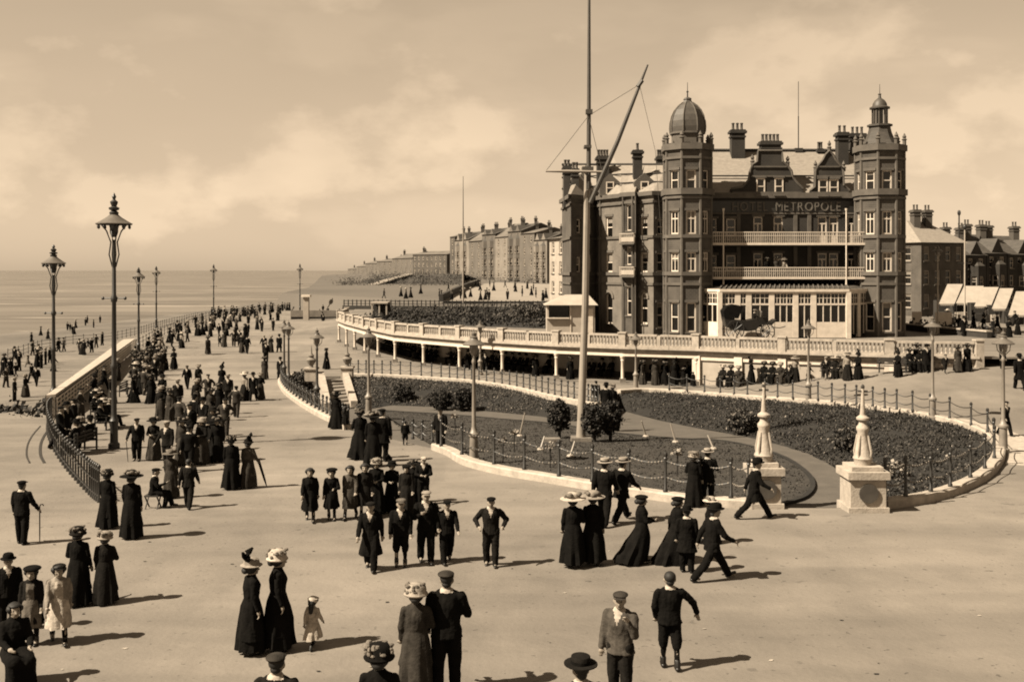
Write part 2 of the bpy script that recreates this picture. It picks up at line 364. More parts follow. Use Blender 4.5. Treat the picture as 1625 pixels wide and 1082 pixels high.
o = part('shelter_weed', mb, ['soil', 'leaf_dark', 'leaf_mid'], None); o['kind'] = 'stuff'
# drain channel: a curved iron groove outside the railing
mb = MB(); arc = smooth_line([gp(47, 735), gp(42, 722), gp(44, 705), gp(52, 690), gp(64, 676)], 6)
sweep([p + Vector((0, 0, .004)) for p in arc], [(-.03, 0), (.03, 0), (.03, .012), (-.03, .012)], mb)
sweep([p + Vector((.52, .05, .004)) for p in arc], [(-.05, 0), (.05, 0), (.05, .012), (-.05, .012)], mb)
struct('drain_channel', mb, 'iron')

rnd = random.Random(77); mb = MB()
for _ in range(70):                                 # scraps, straw and droppings on the promenade
    q = gp(rnd.uniform(60, 1600), rnd.uniform(660, 1080)); a = rnd.uniform(0, 6.3); s_ = rnd.uniform(.012, .04)
    if inpoly(q.x, q.y, garden2): continue
    mb.face([q + Vector((s_ * math.cos(a + k * 1.571) * (1 if k % 2 else 1.9), s_ * math.sin(a + k * 1.571), .006 + .012 * rnd.random())) for k in range(4)], rnd.choice((0, 0, 0, 1)))
o = part('litter', mb, ['soil', 'stone'], None); o['kind'] = 'stuff'
# ---- the sunken garden
mb = MB(); ggrid = [(x * 1.5, y * 1.5 + 30) for x in range(-20, 28) for y in range(0, 36)]
cdt_sheet(garden2, [], fl, ggrid, mb); struct('garden_path', mb, 'grey_path', smooth=True)
mb = MB()                                            # retaining skirt under the kerb, so nothing gapes between the levels
closed = garden + [garden[0]]
mb.loft([[Vector((p.x, p.y, g(p.x, p.y) + .01)) for p in closed], [Vector((p.x, p.y, fl(p.x, p.y) - .5)) for p in closed]], cap=False, close=False); struct('garden_wall', mb, 'stone_dull')
lawn_px = [(600, 652), (640, 655), (720, 660), (800, 667), (880, 674), (985, 690), (1075, 698), (1150, 702), (1230, 722), (1275, 748), (1290, 770), (1278, 790), (1240, 803)]
lawn = [fp(*q) for q in lawn_px]
front_in = [p + Vector((0, .35, 0)) for p in front_kerb]
lawn = smooth_line(lawn, 4) + [Vector((p.x, p.y, 0)) for p in reversed(front_in[4:])]
lawn2 = [(p.x, p.y) for p in lawn]
def lz(x, y): return fl(x, y) + .06 + .03 * noise.noise(Vector((x * .8, y * .8, 0)))
mb = MB(); cdt_sheet(lawn2, [], lz, ggrid, mb); struct('lawn', mb, 'lawn', smooth=True)
mb = MB(); sweep([Vector((p.x, p.y, fl(p.x, p.y))) for p in smooth_line([fp(*q) for q in lawn_px], 4)], [(-.08, -.05), (.08, -.05), (.08, .1), (-.08, .1)], mb); struct('lawn_edging', mb, 'soil')
rnd = random.Random(3); mb = MB()                    # grass tufts that break the lawn's surface
xs = [p[0] for p in lawn2]; ys = [p[1] for p in lawn2]
for _ in range(30000):
    x, y = rnd.uniform(min(xs), max(xs)), rnd.uniform(min(ys), max(ys))
    if inpoly(x, y, lawn2):
        z = lz(x, y); h_ = rnd.uniform(.015, .05); a = rnd.uniform(0, 6.3); c_, s_ = math.cos(a) * .05, math.sin(a) * .05
        mb.face([(x - c_, y - s_, z - .01), (x + c_, y + s_, z - .01), (x + rnd.gauss(0, .03), y + rnd.gauss(0, .03), z + h_)], rnd.choice((0, 0, 0, 1)))
o = part('lawn_grass', mb, ['lawn', 'leaf_mid'], None); o['kind'] = 'stuff'
def bank(name, outer_, inner_, seed, dens=34, light=0):
    rnd = random.Random(seed); n = 60; A, B = lerpline(outer_, n), lerpline(inner_, n); rows = []
    for k in range(9):
        t = k / 8
        rows.append([A[i].lerp(B[i], t) + Vector((0, 0, .22 * math.sin(math.pi * t) + .05 * noise.noise(Vector((i * .6, k * .8, seed))))) for i in range(n)])
    mb = MB(); mb.loft(rows, cap=False, close=False); struct(name, mb, 'soil', smooth=True)
    mb = MB()
    for i in range(n - 1):
        for k in range(8):
            a, b, c = rows[k][i], rows[k][i + 1], rows[k + 1][i]
            ar = (b - a).cross(c - a).length
            for _ in range(int(ar * dens) + 1):
                q = a + (b - a) * rnd.random() + (c - a) * rnd.random(); f = noise.noise(q * .55) + .6 * noise.noise(q * 1.9)
                if f < -.42: continue
                q.z += rnd.random() ** 1.6 * (.10 + .22 * max(0, f)); s_ = rnd.uniform(.03, .075)
                u = Vector((rnd.gauss(0, 1), rnd.gauss(0, 1), rnd.gauss(.6, .8))).normalized(); v = u.orthogonal().normalized(); w_ = u.cross(v)
                m = rnd.choice((0, 0, 1, 1, 2)) if f > .05 else rnd.choice((0, 0, 0, 1))
                if light < 0: m = rnd.choice((0, 0, 0, 0, 1, 1))
                if rnd.random() < light: m = rnd.choice((1, 2, 2))
                if rnd.random() < .012: m = 3
                mb.face([q + v * s_, q + w_ * s_ * .6, q - v * s_, q - w_ * s_ * .6], m)
    o = part(name + '_foliage', mb, ['leaf_dark', 'leaf_mid', 'leaf_light', 'flower'], None); o['kind'] = 'stuff'
bank('back_bank', list(reversed(back_kerb)), [fp(566, 652), fp(620, 643), fp(700, 646), fp(780, 653), fp(860, 661), fp(905, 668), fp(940, 668)], 1, 130, .35)
bank('right_bank', list(reversed(right_kerb)), [fp(990, 652), fp(1070, 672), fp(1180, 692), fp(1245, 708), fp(1290, 724), fp(1325, 742), fp(1345, 765), fp(1345, 785), fp(1385, 806)], 2, 110, -1)
bank('left_bank', left_kerb, [fp(492, 612), fp(494, 622), fp(496, 634), fp(505, 650), fp(520, 662), fp(535, 674), fp(545, 684), fp(556, 690)], 3, 90, .3)
# kerbs
KP = [(-.22, -.15), (-.22, .22), (-.17, .26), (.17, .26), (.22, .22), (.22, -.15)]
for ln in (left_kerb, front_kerb, right_kerb, back_kerb):
    mb = MB(); sweep(ln, KP, mb); struct('garden_kerb', mb, 'stone')
mb = MB()                                            # light pavement strip inside the upper walk
sweep([p + Vector((0, 0, .004)) for p in right_kerb[14:]], [(.3, 0), (1.5, 0), (1.5, .02), (.3, .02)], mb); struct('pavement_strip', mb, 'stone')
# front lower border edge (darker soil strip inside the front kerb)
# ---- the colonnade and its terrace
COLP = [pz(*q, 0) for q in ((538, 544), (550, 551), (563, 556), (579, 562), (600, 568), (627, 576), (672, 582), (729, 588.5), (797, 595.5), (883, 602.5), (988, 608), (1105, 612.5))]
line = [Vector((-19.6, 127, 0))] + COLP
WALLP = [COLP[-1], at(1241, 71.2), at(1411, 68.6), at(1553, 67.4)]
TZ = 2.55
deck_front = line + WALLP[1:]
mb = MB(); deck_poly = [(p.x, p.y) for p in deck_front] + [(60, 67.4), (60, 150), (-22, 150)]
mb.prism(deck_poly, TZ - .12, TZ); struct('terrace_deck', mb, 'paving_worn')
def outward(a, b):
    t = (b - a); t.z = 0; t.normalize(); return Vector((t.y, -t.x, 0))
colo = thing('colonnade', COLP[6], 'long curved white colonnade with dark seating bays under the terrace balustrade', 'colonnade')
mb = MB(); sweep(deck_front, [(-.3, TZ - .4), (.12, TZ - .4), (.12, TZ - .16), (.34, TZ - .1), (.34, TZ + .06), (-.3, TZ + .06)], mb); part('cornice', mb, 'stone', colo)
mb = MB(); sweep(line, [(-.2, TZ - .62), (.1, TZ - .62), (.1, TZ - .41), (-.2, TZ - .41)], mb); part('beam', mb, 'white_paint', colo)
mb = MB(); back = [p - outward(line[max(i - 1, 0)], line[min(i + 1, len(line) - 1)]) * 3.6 for i, p in enumerate(line)]
sweep(back, [(-.15, -.1), (.15, -.1), (.15, TZ - .125), (-.15, TZ - .125)], mb); part('back_wall', mb, 'cream_paint', colo)
mb = MB(); sweep([p + Vector((0, 0, 0)) for p in line], [(-3.5, .004), (.45, .004), (.45, .07), (-3.5, .07)], mb); part('floor_slab', mb, 'paving_worn', colo)
mb = MB(); mb.lathe([(.2, .07), (.2, .22), (.15, .27), (.12, .4), (.11, 1.55), (.15, 1.62), (.12, 1.68), (.17, 1.8), (.2, 1.93)], 10); col_me = mb.mesh('column', 'white_paint', True)
mb = MB(); mb.mm(-.2, .2, -.2, .2, -.05, .35); base_me = mb.mesh('column_base', 'stone_dull')
for p in COLP:
    c = link('column', col_me, colo, p); sub('column_base', base_me, c)
# seat along the back wall
mb = MB(); sweep(back, [(.16, .42), (.62, .42), (.62, .48), (.16, .48)], mb); sweep(back, [(.5, .07), (.56, .07), (.56, .42), (.5, .42)], mb); part('wall_seat', mb, 'wood', colo)
# balustrade
bal = thing('balustrade', (0, 78, TZ), 'long pale stone balustrade with square piers along the hotel terrace edge', 'balustrade')
def bal_run(a, b, sub_=2, end=True):
    t = b - a; ln = t.length; u = t / ln; rz = math.atan2(u.y, u.x); z = TZ + .06
    mb = MB(); mb.box((a.x, a.y, z), (.5, .5, .92), rz); mb.box((a.x, a.y, z + .92), (.6, .6, .1), rz); part('pier', mb, 'stone', bal)
    for k in range(sub_):
        p, q = a + t * (k / sub_), a + t * ((k + 1) / sub_); off = .27 if k == 0 else .12
        if k:
            mb = MB(); mb.box((p.x, p.y, z), (.24, .3, .8), rz); part('small_pier', mb, 'stone', bal)
        p2 = p + u * off; q2 = q - u * (.27 if k == sub_ - 1 else .12)
        mb = MB(); mid = (p2 + q2) / 2; L_ = (q2 - p2).length; mb.box((mid.x, mid.y, z), (L_, .34, .14), rz); part('plinth', mb, 'stone', bal)
        mb = MB(); mb.box((mid.x, mid.y, z + .74), (L_, .34, .14), rz); part('handrail', mb, 'stone', bal)
        mb = MB(); nb = max(2, int(L_ / .24))
        for i in range(nb):
            c = p2.lerp(q2, (i + .5) / nb); mb.lathe([(.075, 0), (.075, .05), (.045, .09), (.085, .25), (.05, .47), (.045, .5), (.075, .54), (.075, .6)], 6, (c.x, c.y, z + .14))
        o = part('balusters', mb, 'stone', bal, True); o['kind'] = 'stuff'
for i in range(len(line) - 1): bal_run(line[i], line[i + 1])
for i in range(len(WALLP) - 1):
    a, b = WALLP[i], WALLP[i + 1]; bal_run(a, b, 2 if i < 2 else 2)
mb = MB(); p = WALLP[-1]; mb.box((p.x, p.y, 1.2), (.5, .5, 2.36), 0); mb.box((p.x, p.y, 3.561), (.6, .6, .1), 0); part('pier', mb, 'stone', bal)
# solid terrace wall right of the colonnade: panelled bays
tw = thing('terrace_wall', WALLP[1], 'pale panelled terrace wall with benches at its foot, right of the colonnade', 'wall')
for i in range(len(WALLP) - 1):
    a, b = WALLP[i], WALLP[i + 1]; t = b - a; ln = t.length; u = t / ln; rz = math.atan2(u.y, u.x); nn = outward(a, b)
    mb = MB(); m_ = (a + b) / 2 - nn * .3; mb.box((m_.x, m_.y, -.2), (ln, .4, TZ - .41 + .2), rz); part('wall_face', mb, 'cream_paint', tw)
    nb = 2 if i < 2 else 2
    for k in range(nb + 1):
        c = a + t * (k / nb) - nn * .02; mb = MB(); mb.box((c.x, c.y, -.2), (.55, .22, TZ - .42 + .2), rz); part('pilaster', mb, 'white_paint', tw)
    for k in range(nb):
        c = a + t * ((k + .5) / nb) - nn * .06; mb = MB(); mb.box((c.x, c.y, TZ - .75), (ln / nb - .6, .14, .3), rz); part('panel_head', mb, 'white_paint', tw)
# steps down into the garden between two flower pedestals
s0, s1 = gp(508, 601), gp(546, 599); b0, b1 = fp(520, 652), fp(562, 648)
st = thing('garden_stairs', (s0 + s1) / 2, 'stone stairs going down from the colonnade walk into the garden', 'stairs')
NS = 9
for k in range(NS):
    ta, tb = k / NS, (k + 1) / NS; mb = MB(); q = [s0.lerp(b0, ta), s1.lerp(b1, ta), s1.lerp(b1, tb), s0.lerp(b0, tb)]; zt = s0.z + (b0.z - s0.z) * (k + .6) / NS
    mb.prism([(p.x, p.y) for p in q], -1.3, zt); part('step', mb, 'stone_dull', st)
for (a, b) in ((s0, b0), (s1, b1)):
    mb = MB(); a_, b_ = a + Vector((0, .3, 0)), b
    d_ = (b_ - a_); sd_ = Vector((d_.y, -d_.x, 0)).normalized() * .22
    mb.add([a_ - sd_ + Vector((0, 0, -1.2)), a_ + sd_ + Vector((0, 0, -1.2)), b_ + sd_ + Vector((0, 0, -.3)), b_ - sd_ + Vector((0, 0, -.3)),
            a_ - sd_ + Vector((0, 0, .55)), a_ + sd_ + Vector((0, 0, .55)), b_ + sd_ + Vector((0, 0, .5)), b_ - sd_ + Vector((0, 0, .5))],
           [(0, 3, 2, 1), (4, 5, 6, 7), (0, 1, 5, 4), (1, 2, 6, 5), (2, 3, 7, 6), (3, 0, 4, 7)]); part('cheek_wall', mb, 'stone', st)
def urn_pedestal(p, label, s=1.0):
    t = thing('urn_pedestal', p, label, 'pedestal', None)
    mb = MB(); mb.mm(-.42 * s, .42 * s, -.42 * s, .42 * s, -.1, .75 * s); part_l(t, 'plinth', mb, 'stone')
    mb = MB(); mb.mm(-.5 * s, .5 * s, -.5 * s, .5 * s, .75 * s, .87 * s); part_l(t, 'cap_stone', mb, 'stone')
    mb = MB(); mb.lathe([(.2 * s, .87 * s), (.12 * s, 1.0 * s), (.3 * s, 1.25 * s), (.36 * s, 1.45 * s), (.3 * s, 1.52 * s), (.16 * s, 1.6 * s), (.22 * s, 1.75 * s), (.08 * s, 1.9 * s), (.04 * s, 2.3 * s), (.01, 2.5 * s)], 12); part_l(t, 'urn', mb, 'stone_dull', True)
def part_l(t, name, mb, mats, smooth=False): return sub(name, mb.mesh(name, mats, smooth), t)
urn_pedestal(gp(494, 602), 'stone urn pedestal left of the top of the garden stairs')
urn_pedestal(gp(551, 600), 'stone urn pedestal right of the top of the garden stairs')
# ------------------------------------------------------------------ buildings
WC = {}
def win_meshes(w, h, style, fm, pm, blind):
    k = (round(w, 2), round(h, 2), style, fm, pm, blind)
    if k in WC: return WC[k]
    a = w / 2; f = min(.13, w * .13); mb = MB(); y0, y1 = .10, .17
    mb.mm(-a, -a + f, y0, y1, 0, h); mb.mm(a - f, a, y0, y1, 0, h); mb.mm(-a + f, a - f, y0, y1, 0, f); mb.mm(-a + f, a - f, y0, y1, h - f, h)
    if style in ('sash', 'arch'): mb.mm(-a + f, a - f, y0 - .01, y1 - .02, h * .5 - .04, h * .5 + .04)
    if style == 'cross':
        mb.mm(-a + f, a - f, y0, y1 - .01, h * .64, h * .64 + .09); mb.mm(-.03, .03, y0 + .01, y1 - .02, f, h - f)
    if style == 'french':
        mb.mm(-a + f, a - f, y0, y1 - .01, h * .72, h * .72 + .1); mb.mm(-.05, .05, y0 + .01, y1 - .02, f, h * .72)
        mb.mm(-a + f, a - f, y0 + .005, y1 - .015, h * .02, h * .3)
    fr = mb.mesh('window', fm)
    mb = MB(); mb.mm(-a + f * .5, a - f * .5, .19, .21, f * .5, h - f * .5); pane = mb.mesh('pane', pm)
    bl = None
    if blind:
        mb = MB(); mb.mm(-a + f, a - f, .176, .186, h * (1 - blind), h - f); bl = mb.mesh('blind', 'blind')
    mb = MB(); mb.mm(-a - .1, a + .1, -.1, .12, -.12, -.002); sill = mb.mesh('sill', 'trim')
    WC[k] = (fr, pane, sill, bl); return WC[k]
def facade(par, A, B, z0, z1, wins, wall, thick=.24, fm='white_paint', pm='glass', sills=True, lint='trim', name='wall', rnd=random.Random(5)):
    A, B = Vector((A[0], A[1], 0)), Vector((B[0], B[1], 0)); u = (B - A); ln = u.length; u = u / ln; nrm = Vector((u.y, -u.x, 0)); rz = math.atan2(u.y, u.x)
    us = {0., ln}; vs_ = {z0, z1}; rects = []
    for wd in wins:
        c, w_, zs, zh = wd[:4]; c = c * ln if c <= 1 and wd[4:] and wd[-1] == 'rel' else c
        rects.append((c - w_ / 2, c + w_ / 2, zs, zh)); us |= {c - w_ / 2, c + w_ / 2}; vs_ |= {zs, zh}
    us = sorted(us); vs_ = sorted(vs_); mb = MB(); P = lambda s, t, z: A + u * s + nrm * t + Vector((0, 0, z))
    for i in range(len(us) - 1):
        for j in range(len(vs_) - 1):
            cu, cv = (us[i] + us[i + 1]) / 2, (vs_[j] + vs_[j + 1]) / 2
            if any(a < cu < b and c < cv < d for a, b, c, d in rects): continue
            mb.face([P(us[i], 0, vs_[j]), P(us[i + 1], 0, vs_[j]), P(us[i + 1], 0, vs_[j + 1]), P(us[i], 0, vs_[j + 1])])
    for a, b, c, d in rects:
        q = [(a, c), (b, c), (b, d), (a, d)]
        for k in range(4):
            (s1, v1), (s2, v2) = q[k], q[(k + 1) % 4]; mb.face([P(s1, 0, v1), P(s2, 0, v2), P(s2, -thick, v2), P(s1, -thick, v1)])
    part(name, mb, wall, par)
    for wd, (a, b, c, d) in zip(wins, rects):
        style = wd[4] if len(wd) > 4 else 'sash'; bl = rnd.choice((0, 0, .3, .45, .2)) if style in ('sash', 'arch', 'cross') else 0
        fr, pane, sill, blm = win_meshes(b - a, d - c, style, fm, pm, bl)
        o = link('window', fr, par, P((a + b) / 2, 0, c), rz); sub('pane', pane, o)
        if sills and style != 'french': sub('sill', sill, o)
        if blm: sub('blind', blm, o)
        if lint and style != 'arch':
            k = ('lint', round(b - a, 2), lint)
            if k not in WC:
                mb = MB(); mb.mm(-(b - a) / 2 - .14, (b - a) / 2 + .14, -.07, .03, .004, .2); WC[k] = mb.mesh('lintel', lint)
            sub('lintel', WC[k], o, (0, 0, d - c))
        if style == 'arch':
            k = ('arch', round(b - a, 2), lint)
            if k not in WC:
                r = (b - a) / 2; mb = MB(); n = 10; pts = [(r * math.cos(math.pi * i / n), r * math.sin(math.pi * i / n)) for i in range(n + 1)]
                for sgn in (0, 1):                  # spandrels filling the square head
                    seg = pts[:n // 2 + 1] if sgn == 0 else pts[n // 2:]; cx_ = r if sgn == 0 else -r
                    for i in range(len(seg) - 1):
                        for y in (-.002, .08): mb.face([(cx_, y, 0), (seg[i][0], y, seg[i][1] - r), (seg[i + 1][0], y, seg[i + 1][1] - r)])
                        mb.face([(seg[i][0], -.002, seg[i][1] - r), (seg[i + 1][0], -.002, seg[i + 1][1] - r), (seg[i + 1][0], .1, seg[i + 1][1] - r), (seg[i][0], .1, seg[i][1] - r)])
                prof = lambda rr, y: [(rr * math.cos(math.pi * i / n), y, rr * math.sin(math.pi * i / n) - r) for i in range(n + 1)]
                a1, a2, b1, b2 = prof(r + .02, -.1), prof(r + .26, -.1), prof(r + .02, 0), prof(r + .26, 0)
                for i in range(n):
                    mb.face([a1[i], a1[i + 1], a2[i + 1], a2[i]]); mb.face([a2[i], a2[i + 1], b2[i + 1], b2[i]]); mb.face([a1[i], a1[i + 1], b1[i + 1], b1[i]])
                WC[k] = mb.mesh('arch', wall)
            sub('arch', WC[k], o, (0, 0, d - c))
def band(par, pts, z0, z1, proj=.12, m='trim', name='string_course', closed=False):
    mb = MB(); sweep([Vector((p[0], p[1], 0)) for p in pts], [(-.05, z0), (proj, z0), (proj, z1), (-.05, z1)], mb); part(name, mb, m, par)
POT = None
def part_t(t, name, mb, mats, smooth=False): return sub(name, mb.mesh(name, mats, smooth), t)
def chimney(par, x, y, z0, z1, wx, wy, pots, m='brick_dark', rz=0):
    mb = MB(); mb.box((x, y, z0), (wx, wy, z1 - z0), rz); mb.box((x, y, z1 - .5), (wx + .16, wy + .16, .14), rz); mb.box((x, y, z1 - .12), (wx + .3, wy + .3, .2), rz); mb.box((x, y, z1 + .08), (wx + .12, wy + .12, .12), rz)
    c = part('chimney', mb, m, par)
    global POT
    if not POT:
        mb = MB(); mb.lathe([(.13, 0), (.15, .05), (.12, .12), (.11, .5), (.15, .55), (.13, .62), (.09, .64)], 8); POT = mb.mesh('chimney_pot', 'brick', True)
    for i in range(pots):
        t = (i + .5) / pots - .5; o = link('chimney_pot', POT, c, (x + math.cos(rz) * t * wx * .95, y + math.sin(rz) * t * wx * .95, z1 + .2))
HB = at(1240, 90.5, TZ)
hotel = thing('hotel', HB, 'large dark brick hotel with domed corner tower, gables, balconies and rooftop lettering', 'hotel')
Z = lambda py, d=89.5: zz(py, d)
def octo(c, r, a0=R(22.5)): return [(c[0] + r * math.cos(a0 + R(45) * k), c[1] + r * math.sin(a0 + R(45) * k)) for k in range(8)]
def tower(c, apo, z0, z1, rows, wall, wallname='tower_wall'):
    r = apo / math.cos(R(22.5)); P = octo(c, r)
    for k in range(8):
        a, b = P[k], P[(k + 1) % 8]                # counter-clockwise: outward is to the right of travel
        ny = -(b[0] - a[0]); side = 2 * r * math.sin(R(22.5))
        vis = ny < .3 * side
        wins = [(side / 2, min(.8, side * .55), zs, zh, stl) for zs, zh, stl in rows] if vis else []
        facade(hotel, a, b, z0, z1, wins, wall, name=wallname)
    for zc, hh, pr in ((Z(437), .3, .16), (Z(379), .25, .14), (Z(312), .5, .28), (Z(452), .2, .12), (Z(318), .2, .16)):
        band(hotel, P + [P[0], P[1]], zc, zc + hh, pr)
    for k in range(8):                              # corner shafts
        mb = MB(); mb.lathe([(.12, z0), (.12, z1)], 6, (P[k][0], P[k][1], 0)); part('corner_shaft', mb, 'trim', hotel)
    return P
ROWS = [(3.0, 5.4, 'sash'), (Z(431), Z(401), 'cross'), (Z(373), Z(337), 'cross'), (Z(305), Z(274), 'sash')]
T1 = at(1091, 88.6); T2 = at(1396, 89.2)
zt = Z(236)
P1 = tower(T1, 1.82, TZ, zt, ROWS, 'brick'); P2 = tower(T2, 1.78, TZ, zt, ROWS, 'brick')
for P in (P1, P2):
    band(hotel, P + [P[0], P[1]], zt - .35, zt + .15, .25, 'trim', 'tower_cornice'); band(hotel, P + [P[0], P[1]], zt - 1.1, zt - .9, .14, 'trim')
    for x, y in P:
        mb = MB(); mb.lathe([(.16, 0), (.16, .55), (.24, .62), (.12, .72), (.18, .85), (.02, 1.15)], 8, (x, y, zt)); part('pinnacle', mb, 'trim', hotel, True)
# left tower: drum, ogee dome with ribs, finial
mb = MB(); r1 = 26 * .0521 / 1.0; mb.lathe([(1.75, zt), (1.75, zt + .25), (1.35, zt + .3), (1.35, Z(217)), (1.5, Z(216)), (1.5, Z(213))], 8, (T1.x, T1.y, 0), a0=R(22.5)); part('dome_drum', mb, 'trim', hotel)
DOME = [(1.47, Z(213)), (1.50, Z(205)), (1.46, Z(196)), (1.33, Z(187)), (1.10, Z(178)), (.78, Z(171)), (.42, Z(166)), (.3, Z(162)), (.36, Z(161)), (.3, Z(159)), (.06, Z(157))]
mb = MB(); mb.lathe(DOME, 8, (T1.x, T1.y, 0), a0=R(22.5)); dome = part('dome', mb, 'lead', hotel)
for k in range(8):
    a = R(22.5 + 45 * k); mb = MB(); mb.tube([(T1.x + (r + .02) * math.cos(a), T1.y + (r + .02) * math.sin(a), z) for r, z in DOME[:7]], .055, 5); part('dome_rib', mb, 'trim', dome)
mb = MB(); mb.lathe([(.06, Z(158)), (.05, Z(150)), (.12, Z(149)), (.03, Z(147)), (.02, Z(134))], 6, (T1.x, T1.y, 0)); part('finial', mb, 'iron', hotel)
# right tower: swept spire, open lantern, cap and finial
SP = [(1.78, zt + .2), (1.42, Z(230)), (1.14, Z(221)), (.95, Z(212)), (.85, Z(203)), (1.02, Z(202)), (1.02, Z(199)), (.6, Z(198))]
mb = MB(); mb.lathe(SP, 8, (T2.x, T2.y, 0), a0=R(22.5)); part('spire', mb, 'slate_dark', hotel)
for k in range(8):
    a = R(22.5 + 45 * k); mb = MB(); mb.tube([(T2.x + .58 * math.cos(a), T2.y + .58 * math.sin(a), z) for z in (Z(199), Z(175))], .075, 6); part('lantern_post', mb, 'lead', hotel)
mb = MB(); mb.lathe([(.3, Z(199)), (.3, Z(174))], 8, (T2.x, T2.y, 0)); part('lantern_core', mb, 'glass', hotel)
mb = MB(); mb.lathe([(.85, Z(174)), (.85, Z(172)), (.62, Z(170)), (.58, Z(166)), (.42, Z(161)), (.14, Z(157)), (.1, Z(152)), (.16, Z(151)), (.03, Z(149)), (.02, Z(135))], 10, (T2.x, T2.y, 0)); part('lantern_cap', mb, 'lead', hotel, True)
# main front between the towers
D0 = 90.4; FA, FB = at(1112, D0), at(1372, D0)
zE = Z(312, D0)
px2s = lambda px: ((px - CX) / F * D0) - FA.x
wn_ = []
for px in (1203, 1235, 1305, 1323, 1352):
    wn_.append((px2s(px), .78, 10.25, Z(344, D0), 'french')); wn_.append((px2s(px), .78, 7.45, Z(402, D0), 'french'))
for px in (1130, 1160): wn_.append((px2s(px), .8, Z(375, D0), Z(347, D0), 'sash')); wn_.append((px2s(px), .8, Z(430, D0), Z(405, D0), 'sash'))
facade(hotel, FA, FB, TZ, zE, wn_, 'brick_dark')  # darker than the wing brick, with the front's shade put into its colour
band(hotel, [FA, FB], zE - .15, zE + .3, .35, 'trim', 'eaves_cornice'); band(hotel, [FA, FB], Z(340, D0), Z(337.5, D0), .12)
for px in (1120, 1172, 1262, 1284, 1357):
    x = at(px, D0).x; mb = MB(); mb.mm(x - .16, x + .16, D0 - .09, D0 - .004, Z(452, D0) + .3, Z(338, D0)); part('pilaster', mb, 'trim', hotel)
# raised letters along the frieze, one mesh each
def glyph(ch):
    fc = bpy.data.curves.new('lettering', 'FONT'); fc.body = ch; fc.extrude = .05; fc.size = 1; fo = bpy.data.objects.new('lettering', fc); COL.objects.link(fo); bpy.context.view_layer.update()
    me = bpy.data.meshes.new_from_object(fo.evaluated_get(bpy.context.evaluated_depsgraph_get())); bpy.data.objects.remove(fo); bpy.data.curves.remove(fc)
    x = [v.co.x for v in me.vertices]; me.materials.clear(); me.materials.append(M['letter']); return me, min(x), max(x) - min(x)
GL = {c: glyph(c) for c in set('HOTELMETROPOLE')}; adv = []; cur = 0
for c in 'HOTEL METROPOLE':
    if c == ' ': cur += .62; continue
    adv.append((c, cur)); cur += GL[c][2] + .17
cur -= .17; tw_ = (1334 - 1162) / F * (D0 - .2)
for c, (me, x0_, w_) in GL.items():
    ys_ = [v.co.y for v in me.vertices]; y0_, yh = min(ys_), max(ys_) - min(ys_)
    for v in me.vertices: v.co = Vector(((v.co.x - x0_) / cur * tw_, -v.co.z, (v.co.y - y0_) / yh * .74))
SG = at(1162, D0 - .16, Z(335, D0))
mb = MB(); mb.mm(FA.x + .3, FB.x - .3, D0 - .1, D0 - .005, Z(337, D0), Z(319, D0)); sgn = part('sign_board', mb, 'iron', hotel)
for c, x_ in adv: link('letter', GL[c][0], sgn, SG + Vector((x_ / cur * tw_, 0, 0)))
# gables
def gable(pxs, d, zb, wins, m='brick_dark', thick=.5):
    pts = [(at(px, d).x, zz(py, d)) for px, py in pxs]
    mb = MB(); n = len(pts); y0, y1 = d, d + thick
    mb.add([(x, y0, z) for x, z in pts] + [(x, y1, z) for x, z in pts], [tuple(range(n)), tuple(reversed(range(n, 2 * n)))] + [(i, n + i, n + (i + 1) % n, (i + 1) % n) for i in range(n)])
    gb = part('gable', mb, m, hotel)
    top = sorted(pts[1:-1], key=lambda p: p[0])
    mb = MB(); mb.tube([(x, d - .02, z + .03) for x, z in pts[1:-1]], .1, 5); part('coping', mb, 'trim', gb)
    for px, w_, ya, yb in wins:
        x = at(px, d).x; fr, pane, sill, bl = win_meshes(w_, zz(yb, d) - zz(ya, d), 'sash', 'white_paint', 'glass', 0)
        o = link('window', fr, gb, (x, d - .17, zz(ya, d))); sub('pane', pane, o, (0, -.03, 0)); sub('sill', sill, o)
        mb = MB(); mb.mm(x - w_ / 2 - .12, x + w_ / 2 + .12, d - .14, d - .004, zz(yb, d) + .03, zz(yb, d) + .22); part('window_hood', mb, 'trim', gb)
    for zc in (zb + .25, zz(281, d), zz(266, d)):
        xs_ = [x for x, z in pts if z >= zc - .1]; x0_, x1_ = min(xs_), max(xs_); mb = MB(); mb.mm(x0_ + .1, x1_ - .1, d - .10, d - .003, zc, zc + .13); part('string_course', mb, 'trim', gb)
    return gb
DG = 90.2
g1 = [(1160, 314), (1160, 300), (1178, 297), (1188, 286), (1190, 272), (1194, 262), (1202, 257), (1203, 240), (1241, 240), (1242, 257), (1250, 264), (1256, 272), (1258, 282), (1266, 292), (1274, 300), (1276, 314)]
g2 = [(1284, 314), (1286, 303), (1293, 297), (1294, 272), (1298, 264), (1306, 254), (1310, 246), (1316, 240), (1322, 246), (1326, 254), (1334, 264), (1338, 272), (1339, 295), (1348, 303), (1350, 314)]
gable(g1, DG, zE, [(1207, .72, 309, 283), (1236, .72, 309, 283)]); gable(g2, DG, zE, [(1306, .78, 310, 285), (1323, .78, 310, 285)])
for gpx in ((1194, 262), (1250, 264), (1294, 272), (1339, 272), (1316, 240)):
    p = pd(gpx[0], gpx[1], DG + .2); mb = MB(); mb.lathe([(.16, 0), (.16, .25), (.22, .3), (.1, .45), (.17, .6), (.02, .9)], 8, p); part('gable_finial', mb, 'trim', hotel, True)
